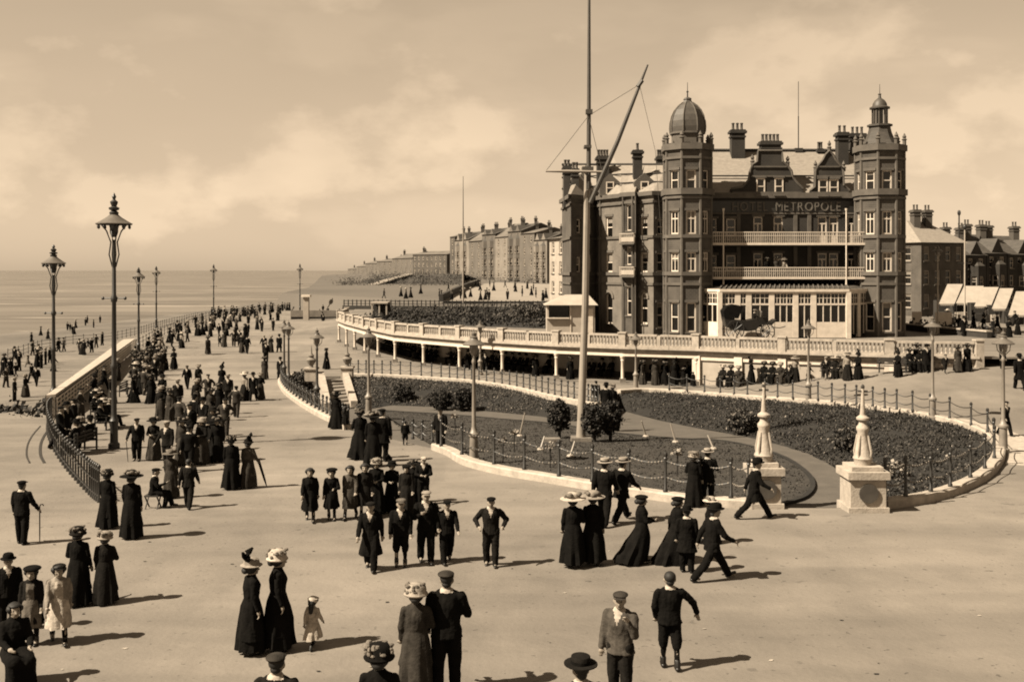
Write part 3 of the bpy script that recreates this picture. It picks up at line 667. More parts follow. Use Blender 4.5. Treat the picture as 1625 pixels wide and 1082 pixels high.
# main roof: pitched slates with ridge; hip behind the towers
zr = Z(240, 95.5); x0, x1 = FA.x - 1.2, at(1405, 95).x; yr, yb = 95.5, 101
mb = MB(); mb.add([(x0, D0 - .1, zE + .2), (x1, D0 - .1, zE + .2), (x1, yb, zE + .2), (x0, yb, zE + .2), (x0, yr, zr), (x1, yr, zr)], [(0, 1, 5, 4), (2, 3, 4, 5), (0, 4, 3), (1, 2, 5)]); roof = part('roof', mb, 'slate', hotel)
mb = MB(); mb.tube([(x0, yr, zr + .06), (x1, yr, zr + .06)], .16, 6); part('ridge', mb, 'brick_dark', roof)
mb = MB(); mb.tube([(x0, 92.0, zE + .3 + (zr - zE) * .36), (x1, 92.0, zE + .3 + (zr - zE) * .36)], .07, 5); part('roof_gutter', mb, 'brick_dark', roof)
# rear and right side walls
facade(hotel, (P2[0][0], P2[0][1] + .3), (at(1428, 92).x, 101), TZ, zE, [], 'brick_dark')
# chimneys of the main block
def chim(pxa, pxb, ytop, ybot, d, pots, wy=.9, m='brick_dark'):
    a, b = at(pxa, d), at(pxb, d); chimney(hotel, (a.x + b.x) / 2, d, zz(ybot, d), zz(ytop, d) - .35, (b.x - a.x) * .82, wy, pots, m)
chim(1157, 1183, 204, 300, 95.0, 3); chim(1203, 1241, 222, 246, 90.9, 5); chim(1326, 1346, 208, 300, 94.2, 2); chim(1346, 1374, 210, 300, 95.3, 3)
chim(1296, 1306, 234, 260, 95.5, 2, .6)
mb = MB(); p = pd(1267, 240, 95.5); mb.tube([p, p + Vector((0, 0, 3.1))], .05, 6); mb.tube([p + Vector((0, 0, 3.1)), p + Vector((0, 0, 6.2))], .03, 5); mb.box((p.x, p.y, p.z - .1), (.7, .5, .35)); part('roof_flagpole', mb, 'wood', hotel)
# left wing, stepping back in facets towards the sea side
wing_px = [(892, 101.5), (906, 93.6), (946, 97.4), (950, 96.2), (986, 93.2), (989, 92.0), (1007, 91.0), (1010, 92.0), (1037, 89.9), (1060, 90.4)]
WG = [at(*q) for q in wing_px]
def row_w(i, px, ws, rows):
    a, b = WG[i], WG[i + 1]; t = (px - wing_px[i][0]) / (wing_px[i + 1][0] - wing_px[i][0]); ln = (b - a).length; d = a.y + (b.y - a.y) * t
    return [(t * ln, ws, zz(ya, d), zz(yb, d), stl) for ya, yb, stl in rows]
R3 = [(378, 344, 'sash'), (432, 401, 'sash'), (514, 464, 'arch')]
zW = Z(312, 93)
for i in range(len(WG) - 1):
    wins = []
    if i == 1: wins = row_w(1, 918, .7, [(370, 348, 'sash'), (432, 408, 'sash')]) + row_w(1, 935, .7, [(372, 346, 'sash'), (432, 405, 'sash')])
    if i == 3: wins = row_w(3, 967, 1.0, R3)
    if i == 5: wins = row_w(5, 998, .55, [(366, 325, 'sash'), (420, 392, 'sash'), (500, 455, 'sash')])
    if i == 7: wins = row_w(7, 1022, 1.0, R3)
    if i == 8: wins = row_w(8, 1048, .62, [(372, 348, 'sash'), (431, 402, 'sash'), (520, 480, 'sash')])
    facade(hotel, WG[i], WG[i + 1], TZ - .1, zW, wins, 'brick_sunlit' if i in (3, 7) else 'brick')
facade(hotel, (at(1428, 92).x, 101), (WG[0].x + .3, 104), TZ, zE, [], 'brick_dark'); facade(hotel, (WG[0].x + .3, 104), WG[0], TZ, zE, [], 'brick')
wg = [Vector((p.x, p.y, 0)) for p in WG]
for zc, hh_, pr in ((zW - .1, .35, .3), (Z(325, 93), .2, .15), (Z(379, 93), .22, .14), (Z(437, 93), .28, .16), (Z(452, 93), .2, .12)): band(hotel, wg, zc, zc + hh_, pr)
for px, d in ((988, 91.9), (1008, 90.9), (1003, 91.1), (952, 95.9)):
    p = at(px, d); mb = MB(); mb.tube([(p.x, p.y - .12, TZ), (p.x, p.y - .12, zW)], .06, 6); part('drainpipe', mb, 'trim', hotel)
for ya, yb in ((388, 371), (440, 424)):
    a, b = at(985, 91.2), at(1006, 90.0); z_0, z_1 = zz(ya, 91), zz(yb, 91); q = [(a.x, a.y), (b.x, b.y), (b.x + .2, b.y + 1), (a.x, a.y + 1.2)]
    mb = MB(); mb.prism(q, z_0, z_0 + .14); bl_o = part('balconette', mb, 'trim', hotel)
    mb = MB(); P_ = [Vector((*p, 0)) for p in q]
    for i, j in ((3, 0), (0, 1), (1, 2)):
        mb.beam(P_[i] + Vector((0, 0, z_1)), P_[j] + Vector((0, 0, z_1)), .07, .07)
        for k in range(8): c = P_[i].lerp(P_[j], (k + .5) / 8); mb.box((c.x, c.y, z_0 + .14), (.05, .05, z_1 - z_0 - .14))
        c, e = P_[i].lerp(P_[j], .02), P_[i].lerp(P_[j], .98); mb.beam(c + Vector((0, 0, z_0 + .42)), e + Vector((0, 0, z_0 + .42)), .03, .38)
    part('balconette_rail', mb, 'cream_paint', bl_o)
# wing roof: sunlit slates up to a ridge
EV = [Vector((p.x, p.y, zW + .25)) for p in WG]
RG = [pd(892 + (1060 - 892) * k / (len(EV) - 1), 262, 101.5 - 5.0 * k / (len(EV) - 1)) for k in range(len(EV))]
mb = MB(); mb.loft([EV, RG], cap=False, close=False); mb.loft([RG, [p + Vector((.5, 5, -4.5)) for p in RG]], cap=False, close=False); roof2 = part('roof', mb, 'slate', hotel)
mb = MB(); mb.tube([p + Vector((0, 0, .05)) for p in RG], .12, 6); part('ridge', mb, 'brick_dark', roof2)
for t_ in (.30, .62):
    mb = MB(); mb.tube([e.lerp(r_, t_) + Vector((0, 0, .08)) for e, r_ in zip(EV, RG)], .07, 5); part('roof_gutter', mb, 'brick_dark', roof2)
for px, d_ in ((968, 95.2), (1023, 92.2)):
    mb = MB(); p = at(px, d_); z0_ = zz(311, d_); mb.add([(p.x - .9, p.y, z0_), (p.x + .9, p.y, z0_), (p.x + .9, p.y, z0_ + 1.2), (p.x, p.y, z0_ + 2.0), (p.x - .9, p.y, z0_ + 1.2), (p.x - .9, p.y + 3, z0_), (p.x + .9, p.y + 3, z0_), (p.x + .9, p.y + 3, z0_ + 1.2), (p.x, p.y + 3, z0_ + 2.0), (p.x - .9, p.y + 3, z0_ + 1.2)],
        [(0, 1, 2, 3, 4), (1, 6, 7, 2), (2, 7, 8, 3), (3, 8, 9, 4), (4, 9, 5, 0)]); dm = part('dormer', mb, 'brick', roof2)
    fr, pane, sill, bl = win_meshes(.7, 1.1, 'sash', 'white_paint', 'glass', 0); o = link('window', fr, dm, (p.x, p.y - .18, z0_ + .15)); sub('pane', pane, o, (0, -.03, 0))
# lit attic strip and dormer parapets
chim(893, 906, 262, 330, 97.5, 2, 1.6); chim(906, 919, 266, 330, 96.4, 2, 1.2); chim(945, 968, 246, 320, 98.0, 4, 1.2); chim(1003, 1020, 236, 330, 94.5, 1, .8); chim(1041, 1057, 246, 300, 97.5, 4, 1.0)
for (pa, pb, yt, yb_) in ((946, 985, 306, 314), (1010, 1037, 304, 313)):
    pass
mb = MB(); a, b = at(957, 99), at(982, 97.5); mb.add([pd(957, 285, 99), pd(990, 285, 97.5), pd(974, 250, 99.5), pd(957, 285, 103), pd(990, 285, 102)], [(0, 1, 2), (1, 4, 2), (4, 3, 2), (3, 0, 2)]); part('turret_roof', mb, 'slate', hotel)
# balconies with white lattice rails on slender columns
BY0, BY1 = 88.3, D0
bx0, bx1 = at(1117, BY0).x, at(1374, BY0).x
for zf, zrail in ((zz(441, BY0), zz(424, BY0)), (zz(387, BY0), zz(368, BY0))):
    mb = MB(); mb.mm(bx0, bx1, BY0, BY1 - .01, zf - .16, zf); bal_ = part('balcony', mb, 'lead', hotel)
    mb = MB(); mb.mm(bx0, bx1, BY0 - .08, BY0 + .06, zf - .1, zf + .08); part('edge_board', mb, 'white_paint', bal_)
    mb = MB(); mb.mm(bx0, bx1, BY0 - .04, BY0 + .04, zrail - .07, zrail); mb.mm(bx0, bx1, BY0 - .03, BY0 + .03, zrail - .34, zrail - .3); part('handrail', mb, 'white_paint', bal_)
    mb = MB(); nb = 78
    for i in range(nb):
        x = bx0 + (bx1 - bx0) * (i + .5) / nb; mb.mm(x - .035, x + .035, BY0 - .02, BY0 + .02, zf, zrail - .06)
        if i % 2: mb.mm(x - .06, x + .1, BY0 - .015, BY0 + .015, zf + .32, zf + .38)
    o = part('balusters', mb, 'cream_paint', bal_); o['kind'] = 'stuff'
    for px in (1117, 1374):
        x = at(px, BY0).x; mb = MB(); mb.mm(x - .03, x + .03, BY0, BY1, zrail - .07, zrail)
        for k in range(8): mb.mm(x - .02, x + .02, BY0 + .1 + k * .25, BY0 + .14 + k * .25, zf, zrail - .07)
        part('side_rail', mb, 'white_paint', bal_)
for px in (1148, 1343):
    p = at(px, BY0 - .05); mb = MB(); mb.lathe([(.08, zz(452, BY0)), (.06, zz(446, BY0)), (.055, zz(336, BY0)), (.1, zz(333, BY0)), (.12, zz(331, BY0))], 8, (p.x, p.y, 0)); part('balcony_column', mb, 'white_paint', hotel)
# glazed veranda
VD = 86.0; V = [at(1104, 88.2), at(1142, VD), at(1346, VD), at(1378, 88.6)]; zv0, zv1 = TZ + .05, zz(463, VD)
def glazed(a, b, cols, door=None, zs=None):
    t = b - a; t.z = 0; ln = t.length; u = t / ln; rz = math.atan2(u.y, u.x); z_s = zs or zz(511, VD); zt_ = zz(483, VD)
    nn = Vector((u.y, -u.x, 0))
    P = lambda s, z: (a.x + u.x * s, a.y + u.y * s, z)
    s = 0; edges = [0]
    for c in cols: s += c / sum(cols) * ln; edges.append(s)
    for i in range(len(cols)):
        s0_, s1_ = edges[i], edges[i + 1]; mid = (s0_ + s1_) / 2; w_ = s1_ - s0_; zb = TZ + .1 if door == i else z_s
        mb = MB(); mb.box(P(s0_ + .11, zv0), (.22, .18, zv1 - zv0), rz); mb.box(P(s1_ - .11, zv0), (.22, .18, zv1 - zv0), rz)
        o = None
        if zb > zv0 + .4: mb.box(P(mid, zv0), (w_ - .36, .14, zb - zv0), rz)
        mb.box(P(mid, zt_ - .06), (w_ - .36, .12, .14), rz); mb.box(P(mid, zv1 - .16), (w_ - .36, .14, .16), rz)
        o = part('window_bay', mb, 'white_paint', hotel)
        nl = max(1, int(round((w_ - .36) / .62)))
        mb = MB()
        for k in range(1, nl): mb.box(P(s0_ + .18 + (w_ - .36) * k / nl, zb + .002), (.07, .08, zv1 - .17 - zb), rz)
        nt_ = nl * 2
        for k in range(1, nt_):
            if k % 2: mb.box(P(s0_ + .18 + (w_ - .36) * k / nt_, zt_ + .082), (.035, .05, zv1 - .17 - zt_ - .1), rz)
        mb.box(P(mid, (zt_ + zv1) / 2 - .02), (w_ - .37, .045, .035), rz); part('glazing_bars', mb, 'white_paint', o)
        q = Vector(P(mid, zb + .005)) - nn * .03; mb = MB(); mb.box(q, (w_ - .37, .03, zv1 - .17 - zb), rz); part('pane', mb, 'glass', o)
glazed(V[0], V[1], [1]); glazed(V[1], V[2], [36, 22, 46, 48, 36, 70], door=4); glazed(V[2], V[3], [1, 1], zs=TZ + .3)
for p in V:
    mb = MB(); mb.box((p.x, p.y - .03, TZ), (.36, .3, zv1 - TZ - .01), 0); part('corner_post', mb, 'white_paint', hotel)
band(hotel, V, zv1, zv1 + .22, .2, 'white_paint', 'veranda_fascia')
up = [at(1124, D0 - .05), at(1150, D0 - .05), at(1340, D0 - .05), at(1366, D0 - .05)]; zu = zz(449, D0)
mb = MB(); mb.loft([[Vector((p.x, p.y, zv1 + .24)) for p in V], [Vector((p.x, p.y, zu)) for p in up]], cap=False, close=False); vr = part('veranda_roof', mb, 'lead', hotel)
for k in range(27):
    t = k / 26; a = V[1].lerp(V[2], t); b = up[1].lerp(up[2], t); mb = MB(); mb.beam((a.x, a.y - .15, zv1 + .29), (b.x, b.y, zu + .05), .09, .1); part('roof_rib', mb, 'trim', vr)

# ---- kiosk at the terrace's left
KD = 91; kx0, kx1 = at(868, KD).x, at(944, KD).x
kio = thing('kiosk', ((kx0 + kx1) / 2, KD, TZ), 'white wooden kiosk with pale pitched roof and dark hatch, beside the hotel wing', 'kiosk')
mb = MB(); mb.mm(kx0, kx1, KD, KD + 3, TZ - .1, zz(505, KD)); mb.mm(kx0, kx0 + .15, KD, KD + 3, zz(505, KD), zz(484, KD)); mb.mm(at(904, KD).x, kx1, KD, KD + 3, zz(505, KD), zz(484, KD)); mb.mm(kx0 + .15, at(904, KD).x, KD + 1.2, KD + 3, zz(505, KD), zz(484, KD)); part('wall', mb, 'cream_paint', kio)
mb = MB(); a, b = kx0 - .25, kx1 + .25; m_ = at(906, KD).x; z1_, z2_ = zz(484, KD), zz(468, KD)
mb.add([(a, KD - .4, z1_), (b, KD - .4, z1_), (b, KD + 3.3, z1_), (a, KD + 3.3, z1_), (m_ - .4, KD + 1.4, z2_), (b - .7, KD + 1.4, z2_)], [(0, 1, 5, 4), (1, 2, 5), (2, 3, 4, 5), (3, 0, 4), (3, 2, 1, 0)]); part('roof', mb, 'canvas', kio)
mb = MB(); mb.mm(at(904, KD).x + .05, at(904, KD).x + .12, KD - .06, KD - .005, TZ, z1_ - .02); mb.mm(at(925, KD).x, at(941, KD).x, KD - .05, KD - .005, TZ, zz(490, KD)); part('door', mb, 'white_paint', kio)
mb = MB(); mb.mm(kx0 - .05, at(903, KD).x, KD - .25, KD + .3, zz(505.5, KD), zz(504, KD)); part('counter', mb, 'white_paint', kio)
mb = MB(); mb.mm(kx0 + .2, at(903, KD).x, KD + .9, KD + 1.15, zz(504, KD), zz(486, KD)); part('hatch', mb, 'glass', kio)
# ---- pale building behind the wing's left edge
def house(px0, d0, px1, d1, zb, ze, zr_, label, cols, rows, wall='far_wall', roof='far_roof', depth=9, chims=2, group=None, bays=False, hip=False, name='house', nw=.95, fm='white_paint'):
    a, b = at(px0, d0), at(px1, d1); t = (b - a); t.z = 0; ln = t.length; u = t / ln; nb = Vector((-u.y, u.x, 0))
    h_ = thing(name, (a + b) / 2 + Vector((0, 0, zb)), label, 'house', group)
    fh = (ze - zb) / rows
    def wins(n, L_): return [((k + .5) / n * L_, min(nw, L_ / n * .5), zb + fh * (r + .22), zb + fh * (r + .82), 'sash') for k in range(n) for r in range(rows)]
    facade(h_, a, b, zb - 1, ze, wins(cols, ln), wall, fm=fm, lint=None)
    c, e = b + nb * depth, a + nb * depth
    facade(h_, b, c, zb - 1, ze, [], wall); facade(h_, c, e, zb - 1, ze, [], wall); facade(h_, e, a, zb - 1, ze, wins(2, depth) if hip else [], wall, fm=fm, lint=None)
    Vz = lambda p, z: (p.x, p.y, z)
    o_ = .35; A2, B2, C2, E2 = a - u * o_ - nb * o_, b + u * o_ - nb * o_, c + u * o_ + nb * o_, e - u * o_ + nb * o_
    r1_, r2_ = (A2 + E2) / 2, (B2 + C2) / 2
    if hip: r1_, r2_ = r1_ + u * min(ln * .35, depth * .45), r2_ - u * min(ln * .35, depth * .45)
    mb = MB(); mb.add([Vz(A2, ze), Vz(B2, ze), Vz(C2, ze), Vz(E2, ze), Vz(r1_, zr_), Vz(r2_, zr_)], [(0, 1, 5, 4), (2, 3, 4, 5), (3, 0, 4), (1, 2, 5), (3, 2, 1, 0)]); part('roof', mb, roof, h_)
    for k in range(chims):
        q = (A2 if k % 2 == 0 else B2).lerp(r1_ if k % 2 == 0 else r2_, .8) + (u * .9 if k % 2 == 0 else -u * .9); chimney(h_, q.x, q.y, ze, zr_ + 1.1, .8, 1.4, 2, 'far_wall_dark')
    if bays:
        for k in range(cols if ln / cols > 3 else 1):
            n_b = cols if ln / cols > 3 else 1
            m_ = a + t * ((k + .5) / n_b); w2 = min(1.3, ln / n_b * .3); q = [m_ - u * w2, m_ - u * w2 * .55 - nb * .9, m_ + u * w2 * .55 - nb * .9, m_ + u * w2]
            for i in range(3): facade(h_, q[i], q[i + 1], zb, ze - fh * .6, [((q[i + 1] - q[i]).length / 2, (q[i + 1] - q[i]).length * .6, zb + fh * (r + .2), zb + fh * (r + .8), 'sash') for r in range(rows - 1)] + [], wall, fm=fm, lint=None, name='bay_wall')
            mb = MB(); mb.add([Vz(p, ze - fh * .6) for p in q] + [Vz(m_, ze - fh * .2)], [(0, 1, 4), (1, 2, 4), (2, 3, 4)]); part('bay_roof', mb, roof, h_)
            # front gable over the bay
            mb = MB(); zg = ze + (zr_ - ze) * .75; w3 = w2 * 1.15; qa, qb = m_ - u * w3 - nb * .12, m_ + u * w3 - nb * .12; bk = m_ + nb * depth * .4
            mb.add([Vz(qa, ze - .1), Vz(qb, ze - .1), Vz(m_ - nb * .12, zg), Vz(bk, zg)], [(0, 1, 2)], 0); mb.add([Vz(qa, ze - .1), Vz(qb, ze - .1), Vz(m_ - nb * .12, zg), Vz(bk, zg)], [(1, 3, 2), (0, 2, 3)], 1); part('front_gable', mb, [wall, roof], h_)
    return h_
house(872, 128, 908, 120, TZ, zz(378, 124), zz(366, 124), 'pale rendered house half hidden behind the left edge of the dark hotel', 3, 4, 'cream_paint', 'far_roof', 8, 1, bays=False)
# receding terrace on the rise
TG = 'houses of the terrace on the rise'
tpx = [(868, 285, 377, 366), (848, 292, 374, 360), (827, 300, 370, 353), (806, 309, 374, 353), (786, 318, 376, 360), (765, 328, 378, 362), (744, 339, 380, 366), (722, 352, 384, 372)]
tl = ['terrace house nearest the hotel end of the row', 'second terrace house from the hotel end, dark gabled front', 'tall terrace house with the highest ridge of the row', 'terrace house left of the tallest one, pale roof slope',
      'middle house of the sea front terrace with gabled bay', 'gabled terrace house third from the seaward end', 'narrow terrace house beside the seaward end house']
for i in range(7):
    (xb_, db, e1, r1_), (xa_, da, e2, r2_) = tpx[i], tpx[i + 1]
    house(xa_, da, xb_, db, 5.3, zz((e1 + e2) / 2, (da + db) / 2) + (-.9, .3, .8, -.2, .9, -.7, .2)[i], zz(r1_, db), tl[i], 2, 4, 'far_wall' if i % 3 else 'far_cream', 'far_roof' if i % 2 else 'slate_dark', 12, 2, TG, bays=(i % 2 == 0))
house(714, 356, 722, 352, 5.3, zz(376, 354), zz(368, 354), 'seaward end house of the terrace, tall and narrow', 1, 4, 'far_wall_dark', 'far_roof', 12, 1, TG)
FGp = 'far buildings along the cliff'
for (xa, da, xb, db, e, r, lb, c, rw) in ((655, 440, 709, 425, 404, 398, 'long flat three storey building on the cliff, dark front', 8, 3), (622, 470, 655, 440, 410, 402, 'pale side block joined to the long flat cliff building', 5, 2),
      (598, 560, 622, 545, 415, 410, 'small pale house left of the cliff building', 3, 2), (580, 640, 600, 620, 418, 413, 'far low house with dark roof on the cliff', 3, 2), (566, 760, 584, 740, 423, 418, 'farthest cottage near the end of the coast', 3, 1), (552, 880, 570, 860, 427, 424, 'last faint building at the tip of the coast', 3, 1)):
    house(xa, da, xb, db, 6.2, zz(e, (da + db) / 2), zz(r, (da + db) / 2), lb, c, rw, 'far_wall_dark' if xa == 655 else 'far_wall', 'far_roof', 14, 2, FGp)
# ---- right: corner house, terrace behind, shop awnings
house(1462, 126.0, 1530, 128.5, 2.9, zz(385, 127), zz(350, 130), 'corner house with broad hipped slate roof right of the hotel, lamp in front', 4, 3, 'brick', 'slate', 9, 2, hip=True, nw=1.1, fm='cream_paint')
rl = ['dark terrace house with gable behind the first awning', 'dark gabled terrace house with a turreted chimney', 'gabled terrace house at the right edge of the street']
for i, (xa, da, xb, db, e, r) in enumerate(((1532, 138, 1565, 140, 405, 375), (1566, 140, 1598, 142, 402, 370), (1599, 142, 1650, 145, 404, 372))):
    house(xa, da, xb, db, 3.1, zz(e, da), zz(r, da), rl[i], 2 if i < 2 else 4, 3, 'brick_dark', 'slate_dark', 9, 2, 'terrace houses of the side street', bays=True, fm='cream_paint')
for i, (xa, xb, yt, yb_, d, lb) in enumerate(((1490, 1522, 455, 482, 118, 'white shop awning nearest the corner house'), (1517, 1556, 458, 481, 117, 'shop awning with dark shaded side, second from the corner house'), (1546, 1580, 460, 486, 113, 'white awning in the middle of the row of shop awnings'),
                                          (1574, 1604, 462, 490, 110, 'white awning second from the right edge'), (1600, 1640, 467, 500, 107, 'white awning cut by the right edge'))):
    a = thing('shop_awning', at((xa + xb) / 2, d, 2.6), lb, 'awning', 'awnings of the shops in the side street')
    z1_, z2_ = zz(yb_, d), zz(yt, d + 2.5); x0_, x1_ = at(xa, d).x, at(xb, d).x - .2; dx = 2.0
    mb = MB(); mb.add([(x0_, d, z1_), (x1_ - .3, d, z1_), (x1_ - .3 + dx, d + 2.6, z2_ + .3), (x0_ + dx, d + 2.6, z2_ + .3), (x0_, d, z1_ - .05), (x1_ - .3, d, z1_ - .05), (x1_ - .3 + dx, d + 2.6, z2_ + .25), (x0_ + dx, d + 2.6, z2_ + .25)], [(0, 1, 2, 3), (7, 6, 5, 4), (0, 4, 5, 1), (1, 5, 6, 2), (2, 6, 7, 3), (3, 7, 4, 0)]); part('canvas', mb, 'canvas', a)
    mb = MB(); nsc = 8
    for k in range(nsc):
        xa2, xb2 = x0_ + (x1_ - .3 - x0_) * k / nsc, x0_ + (x1_ - .3 - x0_) * (k + 1) / nsc; mb.add([(xa2, d - .01, z1_), (xb2, d - .01, z1_), (xb2, d - .01, z1_ - .16), ((xa2 + xb2) / 2, d - .01, z1_ - .24), (xa2, d - .01, z1_ - .16)], [(0, 1, 2, 3, 4)])
    part('valance', mb, 'canvas', a)
    for x in (x0_ + .05, x1_ - .35): mb = MB(); mb.tube([(x, d, 2.4), (x, d, z1_)], .04, 6); part('pole', mb, 'iron', a)
    mb = MB(); mb.mm(x0_ + .8, x1_ + dx - .5, d + 2.62, d + 3.6, 2.4, z1_ + .3); part('shop_front', mb, 'wood', a)
    mb = MB(); mb.mm(x0_ + .4, x1_ - .5, d + .6, d + 1.5, 2.4, 3.4); part('counter', mb, 'cream_paint' if i % 2 else 'wood', a)
# low street walls and planters beyond the terrace end
wl = thing('street_wall', at(1480, 92, 2.3), 'low dark wall between the hotel forecourt and the side street', 'wall')
mb = MB(); a, b = at(1432, 98), at(1570, 86); sweep([Vector((a.x, a.y, 2.3)), Vector((b.x, b.y, 2.3))], [(-.2, 0), (.2, 0), (.2, .75), (-.2, .75)], mb); part('wall_body', mb, 'brick_dark', wl)
mb = MB(); sweep([Vector((a.x, a.y, 2.3)), Vector((b.x, b.y, 2.3))], [(-.28, .75), (.28, .75), (.28, .87), (-.28, .87)], mb); part('coping', mb, 'stone', wl)
for i, (px, d, w_, h_, lb) in enumerate(((1455, 100, .9, 1.2, 'pale notice board on the low street wall right of the hotel'), (1497, 96, 1.5, 1.3, 'pale upright board in the side street left of the awnings'))):
    t = thing('notice_board', at(px, d, 2.45), lb, 'notice board'); mb = MB(); mb.mm(-w_ / 2, w_ / 2, -.03, .03, .5, .5 + h_); part_t(t, 'board', mb, 'white_paint')
    for x in (-w_ / 2 + .06, w_ / 2 - .06): mb = MB(); mb.mm(x - .04, x + .04, .031, .1, 0, .5 + h_); part_t(t, 'post', mb, 'wood')
hd = part('hedge', (lambda m: (clumps(m, [Vector((at(1440, 99).x + (at(1560, 88).x - at(1440, 99).x) * k / 60, 99 - 11 * k / 60 - 1.2, 2.5)) for k in range(61)], .28, 40, .35), m)[1])(MB()), ['leaf_dark', 'soil', 'leaf_mid'], None); tag(hd, 'low dark hedge along the street wall right of the hotel', 'hedge')
# ---- terrain of the far side: gardens, slope, carriage road
mb = MB(); coast = [pz(478, 487, 0), pz(492, 476, 1.0), pz(503, 462, 2), pz(512, 452, 2.5), pz(528, 446, 3), pz(545, 441, 3.5), pz(556, 436, 4)]
def hz(x, y): return 2.5 if y < 155 else 2.5 + (y - 155) * .016 if y < 380 else 6.1 + max(0, y - 380) * -.002
gy = [150.5, 156, 170, 190, 215, 250, 290, 340, 400, 520, 700, 950, 1300, 1800]
def cx_(y):
    P = coast
    for p, q in zip(P, P[1:]):
        if p.y <= y <= q.y: return p.x + (q.x - p.x) * (y - p.y) / (q.y - p.y)
    return P[0].x if y < P[0].y else P[-1].x
rows = []
for y in gy:
    xl = -21.5 if y < 200 else cx_(y); w_ = 260 if y < 400 else 900
    rows.append([Vector((xl - .5 - 3, y, -2.5)), Vector((xl - .5, y, hz(xl, y) * .8 if y > 200 else 1.6))] + [Vector((xl + w_ * (k / 11) ** 1.6, y, hz(0, y) + .25 * noise.noise(Vector((k * 1.7, y * .02, 3))) * (y > 160))) for k in range(12)])
mb.loft(rows, cap=False, close=False); struct('hillside', mb, 'far_grass', smooth=True)
hzr = lambda a, b: hz(0, b) + .35 if b > 155 else TZ + .35
ra = [solve(x, y, hzr) for x, y in ((700, 478), (722, 466), (742, 457), (760, 451), (790, 448))]; rb_ = [solve(x, y, hzr) for x, y in ((880, 478), (880, 468), (880, 460), (878, 455), (876, 451))]
mb = MB(); mb.loft([ra, rb_], cap=False, close=False); struct('carriage_road', mb, 'road')
rw = thing('road_wall', ra[1], 'dark sloping wall along the near edge of the far carriage road', 'wall'); mb = MB(); sweep(ra[:4], [(-.3, 0), (.3, 0), (.3, 1.1), (-.3, 1.1)], mb); part('wall_body', mb, 'brick_dark', rw)
rnd = random.Random(9); mb = MB(); n_ = 60; base = [solve(540 + 195 * k / n_, 450.5, hzr) - Vector((0, 0, 1.2)) for k in range(n_ + 1)]
topy = lambda px: 449 - 12 * sm((px - 545) / 90) - 2 * sm((px - 650) / 60)
top = [Vector((b.x * 1.12, b.y * 1.12, zz(topy(540 + 195 * k / n_) + .8 * noise.noise(Vector((k * .35, 0, 0))), b.y * 1.12))) for k, b in enumerate(base)]
rows = [[b.lerp(t, j / 4) + Vector((0, 0, .5 * noise.noise(Vector((k * .4, j, 5))) * (0 < j < 4))) for k, (b, t) in enumerate(zip(base, top))] for j in range(5)]
mb.loft(rows + [[t + Vector((6, 60, -3)) for t in top]], cap=False, close=False); struct('cliff_bank', mb, 'bank_grass', smooth=True)
mb = MB(); clumps(mb, [rows[rnd.randrange(4)][k] + Vector((rnd.gauss(0, 1), 0, .3)) for k in range(n_) for _ in range(9) if noise.noise(Vector((k * .25, 2, 0))) > -.15], 1.0, 10, .8, 3, rnd); o = part('cliff_bushes', mb, ['soil', 'leaf_dark', 'leaf_mid'], None); o['kind'] = 'stuff'
pth = [rows[0][12].lerp(rows[0][13], .3) + Vector((0, -.4, .2)), rows[2][24] + Vector((0, -.4, .25)), rows[4][34] + Vector((0, -.4, .2))]; mb = MB(); sweep(pth, [(-1.2, .05), (1.2, .05), (1.2, .3), (-1.2, .3)], mb); struct('cliff_path', mb, 'road')
rnd = random.Random(5); mb = MB()
clumps(mb, [Vector((x, y, hz(0, y) + .3)) for px, d_ in [(872 - k * 3.6, 268 + k * 1.05) for k in range(80)] for x, y in [(at(px, d_).x + rnd.gauss(0, .6), d_ + rnd.gauss(0, 1.5))] if rnd.random() < .8], .9, 20, .9, 3, rnd)
o = part('roadside_bushes', mb, ['soil', 'leaf_dark', 'leaf_mid'], None); o['kind'] = 'stuff'
# dark planted court behind the balustrade
mb = MB(); mb.face([(-15, 112, TZ + .02), (at(868, 100).x, 100, TZ + .02), (at(868, 140).x + 2, 147, TZ + .02), (-19, 147, TZ + .02)]); struct('court_lawn', mb, 'soil')
rnd = random.Random(11); mb = MB(); pts = []
for _ in range(500):
    y = rnd.uniform(101, 146); x = rnd.uniform(-15 + (112 - y) * .1, at(866, y).x)
    if y < 112 - (x + 15) * .66: continue
    pts.append(Vector((x, y, TZ + .05)))
clumps(mb, pts, .5, 14, .35, 3, rnd); o = part('court_planting', mb, ['soil', 'leaf_dark', 'leaf_mid'], None); o['kind'] = 'stuff'
mb = MB(); clumps(mb, [Vector((rnd.gauss(at(845, 112).x, 1.3), rnd.gauss(113, 1), TZ + rnd.uniform(.2, 1.4))) for _ in range(90)], .35, 16, .3, 3, rnd)
tag(part('shrub_bed', mb, ['leaf_dark', 'leaf_mid', 'leaf_light'], None), 'pale bushy shrub standing left of the white kiosk', 'shrub')
cf = thing('court_fence', at(700, 150, TZ), 'long dark railing behind the planted court, in front of the carriage road', 'fence')
a, b = at(546, 152), at(868, 146); n_ = 46
mb = MB(); 
for zz_ in (.35, .75, 1.15): mb.beam((a.x, a.y, TZ + zz_), (b.x, b.y, TZ + zz_), .08, .09)
part('rail', mb, 'iron', cf)
mb = MB(); mb.mm(-.07, .07, -.07, .07, 0, 1.3); pm = mb.mesh('post', 'iron')
for i in range(n_ + 1): p = a.lerp(b, i / n_); link('post', pm, cf, (p.x, p.y, TZ))
hw = thing('court_wall', at(690, 149, TZ), 'dark low wall under the long railing of the planted court', 'wall')
